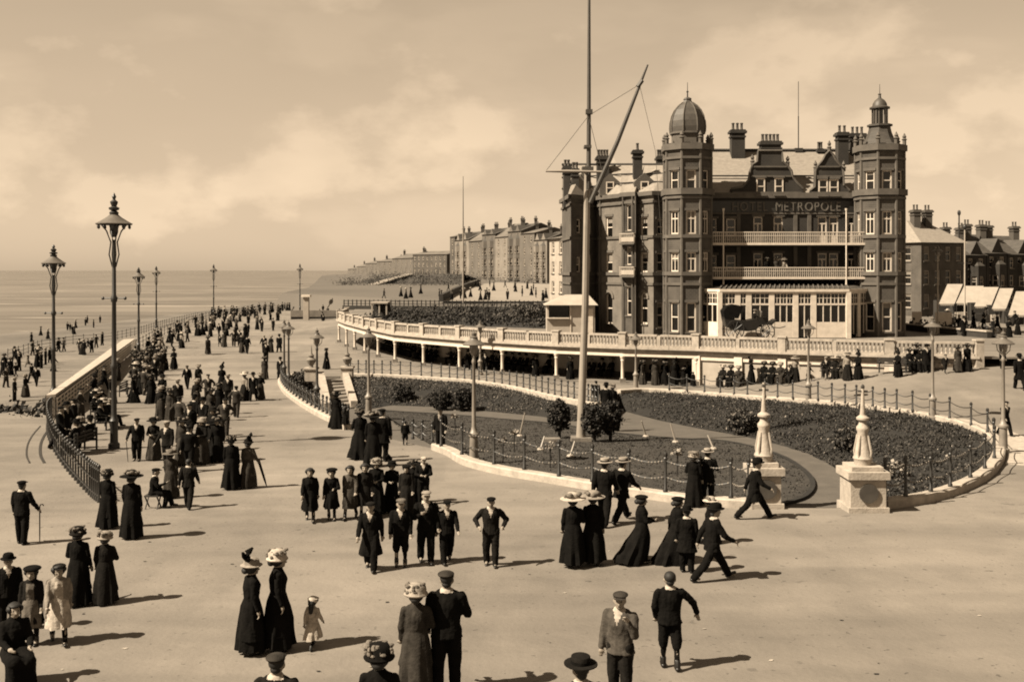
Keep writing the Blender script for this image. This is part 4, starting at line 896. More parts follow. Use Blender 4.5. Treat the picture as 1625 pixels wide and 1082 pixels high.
mb = MB(); sweep([Vector((a.x, a.y - 1, TZ)), Vector((b.x, b.y - 1, TZ))], [(-.2, -.1), (.2, -.1), (.2, .5), (-.2, .5)], mb); part('wall_body', mb, 'brick_dark', hw)
sl = thing('garden_shelter', at(625, 128, TZ), 'small open shelter with pale flat roof behind the far balustrade', 'shelter')
q0, q1 = at(588, 124).x, at(615, 124).x
mb = MB(); mb.mm(q0, q1, 124, 127, zz(482, 124), zz(479.5, 124)); part('roof', mb, 'stone', sl)
for x in (q0 + .15, (q0 + q1) / 2, q1 - .15): mb = MB(); mb.mm(x - .08, x + .08, 124.1, 124.3, TZ, zz(482.2, 124)); part('post', mb, 'cream_paint', sl)
mb = MB(); mb.mm(q0, q1, 126.6, 126.8, TZ, zz(482.2, 124)); part('back_wall', mb, 'brick_dark', sl)
# ------------------------------------------------------------------ street furniture
def lamp(px, py, top, label, kind='tall', group=None, m='iron_worn', base=None):
    p = base if base is not None else gp(px, py); hgt = zz(top, p.y) - p.z
    t = thing('street_lamp', p, label, 'street lamp', group)
    s = hgt / (10.9 if kind == 'tall' else 5.0); k = s if kind == 'tall' else s
    mb = MB()
    if kind == 'tall':
        zt_ = 8.9 * s; mb.lathe([(.23, 0), (.23, .2), (.16, .27), (.15, 1.1), (.19, 1.15), (.13, 1.25), (.11, 1.4), (.10, 3.2), (.14, 3.26), (.14, 3.4), (.10, 3.5), (.085, zt_ * .7), (.13, zt_ * .7 + .06), (.13, zt_ * .7 + .2), (.085, zt_ * .7 + .3), (.07, zt_)], 12)
        part_l(t, 'post', mb, m, True)
        mb = MB(); zb = zt_ * .72; mb.tube([(-.42, 0, zb), (.42, 0, zb)], .03, 6); mb.ell((-.45, 0, zb), (.07, .07, .07), 8, 5); mb.ell((.45, 0, zb), (.07, .07, .07), 8, 5); part_l(t, 'ladder_bar', mb, m, True)
        for sg in (-1, 1):                          # open scroll frame that carries the head
            mb = MB(); mb.tube([(sg * .07, 0, zt_ - 1.1), (sg * .2, 0, zt_ - .6), (sg * .13, 0, zt_ - .1), (sg * .3, 0, zt_ + .35), (sg * .52, 0, zt_ + .62)], .03, 6); part_l(t, 'scroll_bracket', mb, m, True)
            mb = MB(); mb.tube([(0, sg * .07, zt_ - 1.1), (0, sg * .2, zt_ - .6), (0, sg * .13, zt_ - .1), (0, sg * .3, zt_ + .35), (0, sg * .52, zt_ + .62)], .03, 6); part_l(t, 'scroll_bracket', mb, m, True)
        hz_ = zt_ + .65; rs = .72 * min(1, s + .05)
        mb = MB(); mb.lathe([(.10, -.55), (.17, -.35), (.17, -.06), (.12, -.02)], 10, (0, 0, hz_)); part_l(t, 'lantern', mb, 'glass', True)
        mb = MB(); mb.lathe([(rs * .96, -.05), (rs, 0), (rs * .75, .10), (rs * .4, .26), (rs * .24, .36)], 16, (0, 0, hz_)); mb.lathe([(rs * .95, -.05), (.12, -.02)], 16, (0, 0, hz_)); part_l(t, 'lamp_shade', mb, 'lamp_shade', True)
        mb = MB()
        for q in range(10): a = 2 * math.pi * q / 10; mb.ell((rs * .86 * math.cos(a), rs * .86 * math.sin(a), hz_ - .13), (.06, .06, .09), 6, 4)
        part_l(t, 'pendant_trim', mb, m)
        f = (hgt - hz_ - .36) / .95
        mb = MB(); mb.lathe([(.17, .36), (.19, .36 + .1 * f), (.1, .36 + .18 * f), (.2, .36 + .22 * f), (.22, .36 + .3 * f), (.1, .36 + .36 * f), (.15, .36 + .5 * f), (.16, .36 + .56 * f), (.05, .36 + .66 * f), (.09, .36 + .78 * f), (.01, .36 + .95 * f)], 10, (0, 0, hz_)); part_l(t, 'finial', mb, m, True)
    else:
        zt_ = hgt - 1.0
        mb = MB(); mb.lathe([(.24, 0), (.24, .16), (.17, .2), (.15, .95), (.2, 1.0), (.2, 1.08), (.12, 1.16), (.08, 1.35), (.055, zt_ - .3), (.08, zt_ - .26), (.08, zt_ - .18), (.05, zt_ - .1), (.05, zt_)], 10); part_l(t, 'post', mb, m, True)
        mb = MB(); mb.lathe([(.05, 0), (.13, .1), (.17, .3), (.15, .42)], 10, (0, 0, zt_)); part_l(t, 'lantern', mb, 'lamp_glass', True)
        for q in range(3):
            a = 2.1 * q; mb = MB(); mb.tube([(.05 * math.cos(a), .05 * math.sin(a), zt_ - .05), (.26 * math.cos(a), .26 * math.sin(a), zt_ + .15), (.3 * math.cos(a), .3 * math.sin(a), zt_ + .42)], .018, 5); part_l(t, 'scroll_bracket', mb, m)
        mb = MB(); mb.lathe([(.41, .40), (.43, .43), (.32, .52), (.16, .6), (.13, .66), (.15, .7), (.08, .74), (.1, .84), (.02, .9), (.012, 1.0)], 14, (0, 0, zt_)); part_l(t, 'lamp_shade', mb, 'lamp_shade', True)
    return t
GT = 'tall lamps along the sea railing'
lamp(181, 712, 306, 'tallest iron promenade lamp with broad disc shade, nearest on the left', m='iron')
lamp(85, 652, 388, 'tall promenade lamp at the end of the lattice fence, left edge', m='iron')
lamp(220, 566, 424, 'thin tall lamp behind the crowd, left one of the close pair', m='iron')
lamp(248, 520, 422, 'thin tall lamp behind the crowd, right one of the close pair', m='iron')
lamp(339, 505, 419, 'tall lamp standing alone in the middle of the crowded sea railing', m='iron')
lamp(476, 497, 418, 'farthest tall lamp, beside the white end pier of the promenade', m='iron')
lamp(752, 734, 522, 'pale slender garden lamp on the front kerb left of the flagstaff', 'small', m='lamp_paint')
lamp(585, 662, 517, 'garden lamp rising behind the black clad couple near the stairs', 'small', m='lamp_paint')
lamp(451, 606, 506, 'dark slim lamp on the left kerb, left of a pair', 'small')
lamp(458, 622, 508, 'dark slim lamp on the left kerb, right of a pair and nearer', 'small')
lamp(503, 646, 520, 'dark lamp beside the garden stairs', 'small')
lamp(762, 595, 507, 'lamp standing in front of the colonnade left of the flagstaff', 'small', m='lamp_paint')
lamp(1009, 619, 525, 'lamp standing in front of the colonnade right of the flagstaff', 'small', m='lamp_paint')
lamp(1283, 640, 505, 'thin lamp on the upper kerb in front of the hotel veranda', 'small', m='lamp_paint')
lamp(1480, 666, 500, 'thin lamp on the upper kerb below the end of the terrace', 'small', m='lamp_paint')
lamp(1592, 718, 522, 'lamp at the right tip of the garden beside the walking man', 'small', m='lamp_paint')
p = at(1488, 92, 2.3); lamp(0, 0, 388, 'pale lamp with glass lantern in front of the dark corner house', 'small', None, 'cream_paint', base=p)
tp = thing('telegraph_pole', at(1531, 116, 2.6), 'thin pole with a round cap above the shop awnings', 'pole'); hgt = zz(362, 116) - 2.6
mb = MB(); mb.tube([(0, 0, 0), (0, 0, hgt)], [.09, .07], 8); part_l(tp, 'shaft', mb, 'cream_paint', True)
mb = MB(); mb.ell((0, 0, hgt + .1), (.22, .22, .3), 8, 6); part_l(tp, 'cap', mb, 'iron', True)
mb = MB(); mb.beam((-.7, 0, hgt * .62), (.7, 0, hgt * .62), .07, .08); part_l(tp, 'cross_arm', mb, 'iron')
tp2 = thing('ventilation_pipe', at(1522, 130, 9), 'tall thin pipe with a cowl rising above the dark house roof', 'pipe'); mb = MB(); mb.tube([(0, 0, 0), (0, 0, zz(340, 130) - 9)], .09, 6); part_l(tp2, 'shaft', mb, 'iron'); mb = MB(); mb.ell((0, 0, zz(338, 130) - 9), (.22, .22, .35), 8, 6); part_l(tp2, 'cowl', mb, 'iron')
fp2 = thing('flagpole', at(735, 170, 2.6), 'tall thin distant flagpole in front of the receding terrace', 'flagpole'); hgt = zz(280, 170) - 2.6
mb = MB(); mb.tube([(0, 0, 0), (0, 0, hgt * .6)], [.14, .10], 8); part_l(fp2, 'lower_mast', mb, 'mast_paint', True); mb = MB(); mb.tube([(0, 0, hgt * .6), (0, 0, hgt)], [.08, .04], 6); part_l(fp2, 'topmast', mb, 'mast_dark', True)
# ---- iron railing of the promenade, curved
def railing(line, label, hgt=1.05, step=1.45, group=None, name='railing', m='iron', rails=(.18, .6, 1.0), ball=True):
    P = resample(line, step); c = P[len(P) // 2]; t = thing(name, c, label, 'railing', group)
    mb = MB(); mb.lathe([(.06, 0), (.06, .1), (.035, .16), (.032, hgt - .12), (.05, hgt - .1), (.03, hgt - .06)] + ([(.06, hgt), (.045, hgt + .06), (.01, hgt + .09)] if ball else [(.03, hgt)]), 7); pm = mb.mesh('post', m, True)
    for p in P: link('post', pm, t, p)
    for z in rails:
        mb = MB(); mb.tube([p + Vector((0, 0, z)) for p in P], .024, 5); part('rail', mb, m, t)
    return t
railing(smooth_line([gp(157, 797), gp(142, 785), gp(120, 762), (gp(100, 738)), gp(84, 712), gp(76, 690), gp(76, 672), gp(86, 660)], 5), 'black iron railing curving round the seaward edge, nearest on the left', step=1.5)
railing([gp(216, 556), gp(250, 536), gp(300, 514), gp(345, 502), gp(440, 493), gp(478, 488)], 'distant sea railing behind the crowd', step=3)
lwr = [p + Vector((.4, .2, 0)) for p in lw_out[2:]]
railing(lwr, 'railing on the outer edge of the lower sea walk', 1.1, 2.2)
# long low shelter with lattice parapet
sh = thing('lower_shelter', (a0 + a1) / 2, 'long low shelter roof beside the lower walk with a white lattice front', 'shelter')
u = (a1 - a0); ln = u.length; u = u / ln; off = Vector((-.10, 0, 0)); top0, top1 = 1.22, 1.12
q = [a0 + off, a1 + off, a1 + nrm * 1.1 + off, a0 + nrm * .45 + off]; zs_ = [a0.z + top0, a1.z + top1, a1.z + top1 - .04, a0.z + top0 - .04]
mb = MB(); mb.add([(p.x, p.y, z) for p, z in zip(q, zs_)] + [(p.x, p.y, z - .14) for p, z in zip(q, zs_)], [(0, 1, 2, 3), (7, 6, 5, 4), (0, 4, 5, 1), (1, 5, 6, 2), (2, 6, 7, 3), (3, 7, 4, 0)]); part('roof', mb, 'stone', sh)
mb = MB(); mb.add([(p.x, p.y, z - .15) for p, z in zip((q[3], q[2]), (zs_[3], zs_[2]))] + [(q[2].x, q[2].y, -1.6), (q[3].x, q[3].y, -1.6)], [(0, 1, 2, 3)]); mb.add([(q[0].x, q[0].y, zs_[0] - .15), (q[3].x, q[3].y, zs_[3] - .15), (q[3].x, q[3].y, -1.6), (q[0].x, q[0].y, -1.6)], [(0, 1, 2, 3)]); part('rear_wall', mb, 'stone_dull', sh)
mb = MB(); d_ = nrm * .35; mb.add([(p.x + d_.x, p.y + d_.y, z - .15) for p, z in zip((q[0], q[1]), zs_)] + [(q[1].x + d_.x, q[1].y + d_.y, -.2), (q[0].x + d_.x, q[0].y + d_.y, -.2)], [(0, 1, 2, 3)]); part('inner_wall', mb, 'iron', sh)
NP = 21; pl = ln / NP; rz_ = math.atan2(u.y, u.x)
mb = MB(); hp = 1.04
for k in range(2): mb.mm(k * pl / 2 - .16, k * pl / 2 + .16, -.008, .008, .05, hp)
for k in range(5): mb.mm(.17, pl / 2 - .165, -.006, .006, .05 + k * .225, .05 + k * .225 + .09); mb.mm(pl / 2 + .165, pl - .17, -.006, .006, .05 + k * .225, .05 + k * .225 + .09)
lat = mb.mesh('lattice_panel', 'white_paint')
for i in range(NP):
    p = a0 + u * pl * i; link('lattice_panel', lat, sh, (p.x, p.y, p.z), rz_)
# ---- garden posts and chains
def chain_fence(line, posts, label, hgt=.95, m='iron', chains=2, sag=.12, beads=False, group=None):
    P = posts; t = thing('chain_fence', P[len(P) // 2], label, 'fence', group)
    mb = MB(); mb.lathe([(.075, 0), (.075, .08), (.05, .12), (.045, hgt - .15), (.07, hgt - .13), (.05, hgt - .09), (.075, hgt - .02), (.05, hgt + .05), (.01, hgt + .07)], 8); pm = mb.mesh('post', m, True)
    for p in P: link('post', pm, t, p + Vector((0, 0, .25)))
    for a, b in zip(P, P[1:]):
        for c in range(chains):
            z = .25 + hgt * (.82 - .42 * c); pts = [a.lerp(b, k / 6) + Vector((0, 0, z - sag * math.sin(math.pi * k / 6))) for k in range(7)]
            mb = MB(); mb.tube(pts, .022, 4); o = part('chain', mb, m, t)
            if beads:
                mb = MB()
                for k in range(1, 11):
                    if rnd.random() < .2: continue
                    q = a.lerp(b, k / 11) + Vector((0, 0, z - sag * math.sin(math.pi * k / 11))); mb.ell(q, (.026, .026, .03), 6, 4)
                b_ = part('blossom', mb, 'flower', o); b_['kind'] = 'stuff'
    return t
chain_fence(None, [p + Vector((0, .0, 0)) for p in resample(list(reversed(back_kerb)), 1.75)], 'row of dark posts and sagging chain along the colonnade walk, left of the flagstaff', .95)
chain_fence(None, [gp(*q) for q in ((1062, 624), (1090, 626), (1118, 628), (1143, 630), (1165, 632), (1186, 633), (1214, 636), (1234, 637), (1258, 639), (1298, 642), (1320, 645), (1341, 647), (1359, 649), (1385, 652), (1404, 655), (1423, 657), (1448, 660), (1476, 666), (1507, 672), (1541, 683), (1567, 695), (1577, 716))],
            'row of dark posts and sagging chain round the upper kerb in front of the terrace', 1.0)
chain_fence(None, [gp(*q) for q in ((700, 718), (733, 732), (784, 748), (832, 757), (887, 768), (940, 777), (998, 786), (1056, 794), (1110, 800), (1160, 804), (1188, 806))], 'chain fence with pale blossom on the front kerb of the garden', 1.15, chains=3, sag=.10, beads=True)
chain_fence(None, [gp(*q) for q in ((1405, 806), (1437, 801), (1477, 793), (1508, 785), (1540, 770), (1563, 755), (1578, 738), (1577, 722))], 'blossom hung chain fence right of the right hand lamp pedestal', 1.15, chains=3, sag=.10, beads=True)
chain_fence(None, [gp(*q) for q in ((640, 704), (655, 706), (670, 708), (686, 711))], 'short chain fence beside the small garden entrance on the left', .8)
chain_fence(None, [p for p in resample(left_kerb[8:], 1.9)], 'dark posts and chain on the left kerb above the shrub bank', .85)
# pedestal standards flanking the entrance
def standard(px, py, top, label, bw=.55):
    p = gp(px, py); t = thing('lamp_standard', p, label, 'pedestal'); sc = p.y / F; s = sc / .0199
    mb = MB(); mb.mm(-bw * s, bw * s, -bw * s, bw * s, -.1, 1.05 * s); mb.mm(-(bw + .08) * s, (bw + .08) * s, -(bw + .08) * s, (bw + .08) * s, -.12, .18 * s); part_l(t, 'block', mb, 'stone')
    mb = MB(); mb.mm(-(bw + .1) * s, (bw + .1) * s, -(bw + .1) * s, (bw + .1) * s, 1.052 * s, 1.28 * s); mb.mm(-(bw - .06) * s, (bw - .06) * s, -(bw - .06) * s, (bw - .06) * s, 1.282 * s, 1.42 * s); part_l(t, 'cap_stone', mb, 'stone')
    mb = MB(); mb.lathe([(.3, 1.422), (.3, 1.55), (.36, 1.62), (.26, 1.75), (.22, 2.35), (.3, 2.45), (.3, 2.55), (.17, 2.65), (.14, 2.75), (.24, 2.82), (.24, 2.88), (.1, 2.98), (.065, 3.4), (.05, 3.9)], 12, sx=s, sy=s) if s == 1 else mb.lathe([(r * s, z * s) for r, z in [(.27, 1.422), (.27, 1.55), (.31, 1.62), (.25, 1.75), (.20, 2.1), (.165, 2.45), (.2, 2.52), (.2, 2.6), (.13, 2.68), (.11, 2.78), (.2, 2.84), (.2, 2.9), (.09, 2.98), (.055, 3.4), (.045, 3.9)]], 12); part_l(t, 'stem', mb, 'stone', True)
    mb = MB()
    for a in range(4): c_, s_ = math.cos(a * 1.571 + .78), math.sin(a * 1.571 + .78); mb.tube([(c_ * .24 * s, s_ * .24 * s, 1.6 * s), (c_ * .29 * s, s_ * .29 * s, 1.82 * s), (c_ * .18 * s, s_ * .18 * s, 2.35 * s)], .035 * s, 6)
    part_l(t, 'scroll', mb, 'stone', True)
    mb = MB(); mb.lathe([(.3 * s, -.03), (.3 * s, .03)], 14); wre = mb.mesh('wreath', 'lead'); o = sub('wreath', wre, t, (0, -(bw + .03) * s, .62 * s)); o.rotation_euler = (R(90), 0, 0)
    hgt = zz(top, p.y) - p.z; mb = MB(); mb.tube([(0, 0, 3.85 * s), (0, 0, hgt)], [.045 * s, .03 * s], 6); part_l(t, 'rod', mb, 'mast_paint'); mb = MB(); mb.tube([(-.14, 0, hgt - .12), (.14, 0, hgt - .12)], .03, 6); mb.ell((0, 0, hgt), (.06, .06, .08), 6, 5); part_l(t, 'rod_tip', mb, 'iron_worn')
standard(1212, 803, 612, 'white lamp standard on a stone pedestal, left of the garden entrance', .44)
standard(1369, 808, 614, 'white lamp standard on a broad stone pedestal, right of the garden entrance')
# ---- the flagstaff with yard and gaff
FP = fp(922, 702); fs = thing('flagstaff', FP, 'tall white flagstaff with topmast, crossed yard and slanting gaff on the lawn', 'flagstaff')
d = FP.y; U = lambda px, py, dy=0: pd(px, py, d + dy) - FP
mb = MB(); mb.mm(-.45, .45, -.4, .4, 0, .26); part_l(fs, 'base_block', mb, 'stone_dull')
mb = MB(); mb.mm(-1.7, -.95, -.25, .25, 0, .2); part_l(fs, 'side_block', mb, 'stone_dull')
mb = MB(); mb.tube([(0, 0, .2), (0, 0, .9), U(929, 480), U(932, 268)], [.23, .18, .155, .135], 14); part_l(fs, 'lower_mast', mb, 'mast_paint', True)
mb = MB(); mb.tube([U(934, 300, -.3), U(934.5, 180, -.3), U(935, -40, -.3)], [.11, .09, .055], 10); part_l(fs, 'topmast', mb, 'mast_dark', True)
mb = MB(); q = U(932, 268); mb.box((q.x, q.y - .1, q.z - .1), (.5, .7, .16)); mb.box((q.x, q.y - .15, q.z + .9), (.32, .6, .12)); q = U(934, 183); mb.box((q.x, q.y - .3, q.z), (.3, .3, .2)); part_l(fs, 'cap_iron', mb, 'mast_dark')
mb = MB(); mb.tube([U(866, 272, -.5), U(900, 272, -.5), U(958, 273, -.5)], [.04, .07, .05], 8); part_l(fs, 'yard', mb, 'mast_paint', True)
mb = MB(); mb.tube([U(937, 322, -.4), U(980, 225, -.8), U(1016, 133, -1.1), U(1028, 103, -1.2)], [.11, .10, .07, .04], 8); mb.tube([U(1012, 138, -1.1), U(1019, 128, -1.1)], .11, 6); part_l(fs, 'gaff', mb, 'mast_dark', True)
for a, b in (((934, 184), (1014, 135)), ((934, 184), (866, 272)), ((934, 184), (956, 273)), ((931, 268), (924, 690))):
    mb = MB(); mb.tube([U(*a, -.4), U(*b, -.45)], .012, 4); part_l(fs, 'halyard', mb, 'rope')
mb = MB(); mb.tube([U(1015, 135, -1.1), U(1040, 240, -.6), U(1062, 560, -.2)], .009, 4); part_l(fs, 'halyard', mb, 'rope')
for i, (px, py, tx, ty, lb) in enumerate(((1072, 704, 1064, 672, 'second from right'), (1025, 695, 1018, 668, 'third from right'), (1132, 715, 1123, 690, 'rightmost of all'), (825, 694, 833, 655, 'tall, left of the bush'),
                                (858, 716, 864, 692, 'left of the flagstaff base'), (905, 727, 912, 700, 'in front of the flagstaff'))):
    p = fp(px, py); t = thing('stay_anchor', p, 'white stay rod on a small block in the lawn, ' + lb, 'anchor', 'stay anchors of the flagstaff')
    mb = MB(); mb.lathe([(.15, -.02), (.15, .10), (.10, .15)], 8); part_l(t, 'block', mb, 'stone'); q = pd(tx, ty, p.y + (FP.y - p.y) * .06) - p
    mb = MB(); mb.tube([(0, 0, .1), q], [.045, .03], 6); part_l(t, 'rod', mb, 'mast_paint')
for i, (px, py) in enumerate(((722, 688), (816, 720), (873, 745), (1075, 758), (798, 735))):
    p = fp(px, py); mb = MB(); t = thing('flower_pillar', p, ('white round headed rose stake near the left end of the front fence', 'small white rose stake in the middle of the front border', 'white rose stake before the front fence, right of the lamp', 'white rose stake far right in the front border', 'rose stake with pale round head beside the garden lamp')[i], 'rose stake', 'rose stakes in the front border')
    mb.tube([(0, 0, 0), (0, 0, .75)], .03, 5); part_l(t, 'stake', mb, 'bark'); mb = MB(); clumps(mb, [Vector((0, 0, .8))], .09, 60, .09, 2, rnd, 1, .45); part_l(t, 'rose_head', mb, ['flower', 'leaf_light'])
# ---- dark bushes
def bush(px, py, top, wpx, label, kind='shrub', seed=1, stem=True, mats=('leaf_dark', 'soil', 'leaf_mid')):
    rnd_ = random.Random(seed); p = fp(px, py); s = p.y / F; hh_ = (py - top) * s; r = wpx * s / 2; t = thing('shrub', p, label, 'shrub')
    mb = MB(); mb.tube([(0, 0, -.05), (.03, .02, hh_ * .3), (-.04, 0, hh_ * .55)], [.09, .07, .05], 7)
    for k in range(5): a = k * 1.3; mb.tube([(0, 0, hh_ * .28), (r * .5 * math.cos(a), r * .5 * math.sin(a), hh_ * (.5 + .07 * k))], [.04, .02], 5)
    part_l(t, 'trunk', mb, 'bark', True)
    mb = MB(); pts = []
    zc = hh_ * .62 if stem else hh_ * .5; rz2 = hh_ * .40 if stem else hh_ * .5
    for _ in range(int(560)):
        v = Vector((rnd_.gauss(0, 1), rnd_.gauss(0, 1), rnd_.gauss(0, 1))).normalized() * (rnd_.random() ** .35); f = 1 + .3 * noise.noise(v * 2.2 + Vector((seed, 0, 0)))
        pts.append(Vector((v.x * r * f, v.y * r * f, zc + v.z * rz2 * f)))
    clumps(mb, pts, .07, 12, .06, 3, rnd_, 1.0, .5); part_l(t, 'crown', mb, list(mats)); return t
bush(887, 697, 638, 30, 'dark clipped bush on a stem left of the flagstaff', seed=1)
bush(943, 703, 645, 36, 'dark bush just right of the flagstaff', seed=2)
bush(968, 702, 640, 30, 'dark bush second to the right of the flagstaff, below the standing men', seed=3)
bush(1180, 690, 652, 46, 'dark flowering shrub at the foot of the right bank beside the path', seed=4, stem=False, mats=('leaf_dark', 'soil', 'leaf_light'))
bush(1345, 722, 685, 34, 'dark shrub with pale blooms behind the right lamp standard', seed=5, stem=False, mats=('leaf_dark', 'soil', 'leaf_light'))
bush(1420, 768, 738, 36, 'pale flowering plant beside the right lamp standard', seed=6, stem=False, mats=('leaf_mid', 'flower', 'leaf_dark'))
bush(478, 622, 590, 34, 'shrub on the bank left of the stairs', seed=8, stem=False, mats=('leaf_dark', 'leaf_mid', 'leaf_light'))
bush(640, 640, 612, 30, 'round shrub on the back bank right of the stairs', seed=9, stem=False)
bush(700, 650, 620, 36, 'dark shrub on the back bank behind the garden lamp', seed=10, stem=False)
bush(735, 652, 618, 30, 'broad dark shrub on the back bank left of the clipped bush', seed=12, stem=False)
# ---- benches
def bench_meshes():
    mb = MB()
    for k in range(4): mb.mm(-.9, .9, -.5 + k * .12, -.41 + k * .12, .42, .455)
    seat = mb
    return seat
slat = MB(); slat.mm(-.95, .95, -.045, .045, 0, .035); slat_me = slat.mesh('slat', 'wood')
bs = MB(); bs.mm(-.95, .95, -.018, .018, -.045, .045); bslat_me = bs.mesh('back_slat', 'wood')
lg = MB(); lg.mm(-.03, .03, -.5, -.44, 0, .42); lg.mm(-.03, .03, .0, .06, 0, .9); lg.mm(-.03, .03, -.5, .06, .36, .415); lg.mm(-.035, .035, -.52, .0, .62, .66); lg.mm(-.03, .03, -.5, -.45, .42, .62); leg_me = lg.mesh('bench_end', 'iron')
def bench(p, rz, label, group=None):
    t = thing('park_bench', p, label, 'bench', group, rz)
    for x in (-.8, .8): sub('bench_end', leg_me, t, (x, 0, 0))
    for k in range(4): sub('seat_slat', slat_me, t, (0, -.42 + k * .12, .418))
    for k in range(3): o = sub('back_slat', bslat_me, t, (0, .0 - .02, .56 + k * .14))
    return t
BEN = []
bl_ = ['dark bench just inside the curved railing', 'dark slatted bench near the tall lamp, left of the walking couple', 'dark bench behind the tallest lamp', 'empty looking dark bench beside the lattice fence']
for (px, py, rz), lb in zip(((137, 718, -95), (160, 680, 95), (150, 662, 100), (196, 628, 95)), bl_):
    BEN.append(bench(gp(px, py), R(rz), lb))
for i, (px, py, f_) in enumerate(((1160, 607, 0), (1222, 606, 0), (1318, 602, 0), (1395, 598, 0), (1452, 594, 0))):
    a, b = (WALLP[0], WALLP[1]) if px < 1241 else (WALLP[1], WALLP[2]) if px < 1411 else (WALLP[2], WALLP[3])
    t_ = b - a; k = ((px - CX) / F * a.y - a.x) / t_.x; p = a + t_ * k + outward(a, b) * .75; p.z = g(p.x, p.y)
    BEN.append(bench(p, math.atan2(t_.y, t_.x), ['bench with sitters at the left end of the panelled wall', 'bench with sitters left of the wall pilaster', 'dark bench with a ring hung above, under the veranda', 'empty dark bench near the end of the wall', 'last bench on the rising pavement by the wall'][i], 'benches against the terrace wall'))
tb = thing('life_ring', WALLP[1].lerp(WALLP[2], .45) + outward(WALLP[1], WALLP[2]) * .12 + Vector((0, 0, 1.75)), 'round life ring hung on the panelled terrace wall', 'life ring', None, math.atan2(-2.6, 7))
mb = MB(); n_ = 18; mb.loft([[((.3 + .07 * math.cos(a)) * math.cos(2 * math.pi * i / n_), .07 * math.sin(a), (.3 + .07 * math.cos(a)) * math.sin(2 * math.pi * i / n_)) for a in [k * 1.0472 for k in range(6)]] for i in range(n_ + 1)], cap=False); part_l(tb, 'ring', mb, 'leather', True)
mb = MB()
for k in range(4): a = k * 1.571 + .78; mb.box((.3 * math.cos(a), 0, .3 * math.sin(a) - .05), (.1, .17, .1))
part_l(tb, 'band', mb, 'cloth_grey')
# ---- carriage in front of the veranda: dark open landau with two wheels a side
CP = at(1186, 84.4, TZ); cg = thing('carriage', CP, 'dark open horse carriage with raised hood waiting before the white veranda', 'carriage'); cg.scale = (1.12, 1.1, 1.25)
def wheel(x, y, r):
    mb = MB(); n = 20; mb.loft([[((r + a_) * math.cos(2 * math.pi * i / n), b_, (r + a_) * math.sin(2 * math.pi * i / n)) for a_, b_ in ((-.04, -.03), (.02, -.03), (.02, .03), (-.04, .03))] for i in range(n + 1)], cap=False); me = mb.mesh('wheel', 'iron'); o = sub('wheel', me, cg, (x, y, r + .02))
    mb = MB()
    for k in range(10): a = k * math.pi / 5; mb.tube([(0, 0, 0), (r * .97 * math.cos(a), 0, r * .97 * math.sin(a))], .02, 4)
    sub('spoke', mb.mesh('spoke', 'iron'), o); mb = MB(); mb.ell((0, 0, 0), (.1, .12, .1), 8, 6); sub('hub', mb.mesh('hub', 'iron'), o)
for y in (-.7, .7): wheel(-1.0, y, .62); wheel(1.25, y, .5)
mb = MB(); prof = [(-1.75, 1.45), (-1.6, .85), (-1.0, .62), (-.1, .55), (.5, .62), (.75, .95), (1.6, .95), (1.95, 1.25), (1.9, 1.3), (1.5, 1.08), (.75, 1.1), (.55, 1.35), (-.2, 1.2), (-1.2, 1.3)]
mb.loft([[(x, -.6, z) for x, z in prof], [(x, .6, z) for x, z in prof]]); part_l(cg, 'body', mb, 'leather')
mb = MB(); hd = [(-1.7, 1.35), (-1.8, 1.8), (-1.55, 2.1), (-1.0, 2.22), (-.45, 2.12), (-.5, 1.95), (-.75, 1.35)]; mb.loft([[(x, -.64, z) for x, z in hd], [(x, .64, z) for x, z in hd]]); part_l(cg, 'hood', mb, 'cloth_black')
mb = MB(); mb.mm(.72, 1.25, -.5, .5, 1.1, 1.42); mb.mm(.68, .78, -.5, .5, 1.42, 1.85); part_l(cg, 'driver_seat', mb, 'leather')
mb = MB(); mb.tube([(1.6, -.35, .8), (2.2, -.35, .75), (2.6, -.35, .85)], .03, 6); part_l(cg, 'shaft', mb, 'wood')
for y in (-.63, .63): mb = MB(); mb.lathe([(.06, 0), (.09, .1), (.09, .25), (.05, .32)], 8, (.85, y, 1.5)); part_l(cg, 'carriage_lamp', mb, 'lead')
# white pier at the end of the promenade
pr = thing('end_pier', gp(486, 514), 'white square pier at the far end of the promenade beside the last tall lamp', 'pier'); mb = MB(); hgt = zz(468, gp(486, 514).y) ; mb.mm(-.4, .4, -.4, .4, 0, hgt - .3); part_l(pr, 'shaft', mb, 'cream_paint'); mb = MB(); mb.mm(-.65, .65, -.65, .65, hgt - .3, hgt); part_l(pr, 'cap_stone', mb, 'white_paint')
ph = thing('end_wall', gp(505, 514), 'low dark hedge topped white wall at the far end of the promenade', 'wall'); a, b = gp(462, 512), gp(540, 512)
mb = MB(); sweep([a, b], [(-.3, 0), (.3, 0), (.3, .9), (-.3, .9)], mb); part('wall_body', mb, 'brick_dark', ph); mb = MB(); sweep([a, b], [(-.4, .9), (.4, .9), (.4, 1.9), (-.4, 1.9)], mb); part('parapet', mb, 'stone_dull', ph)
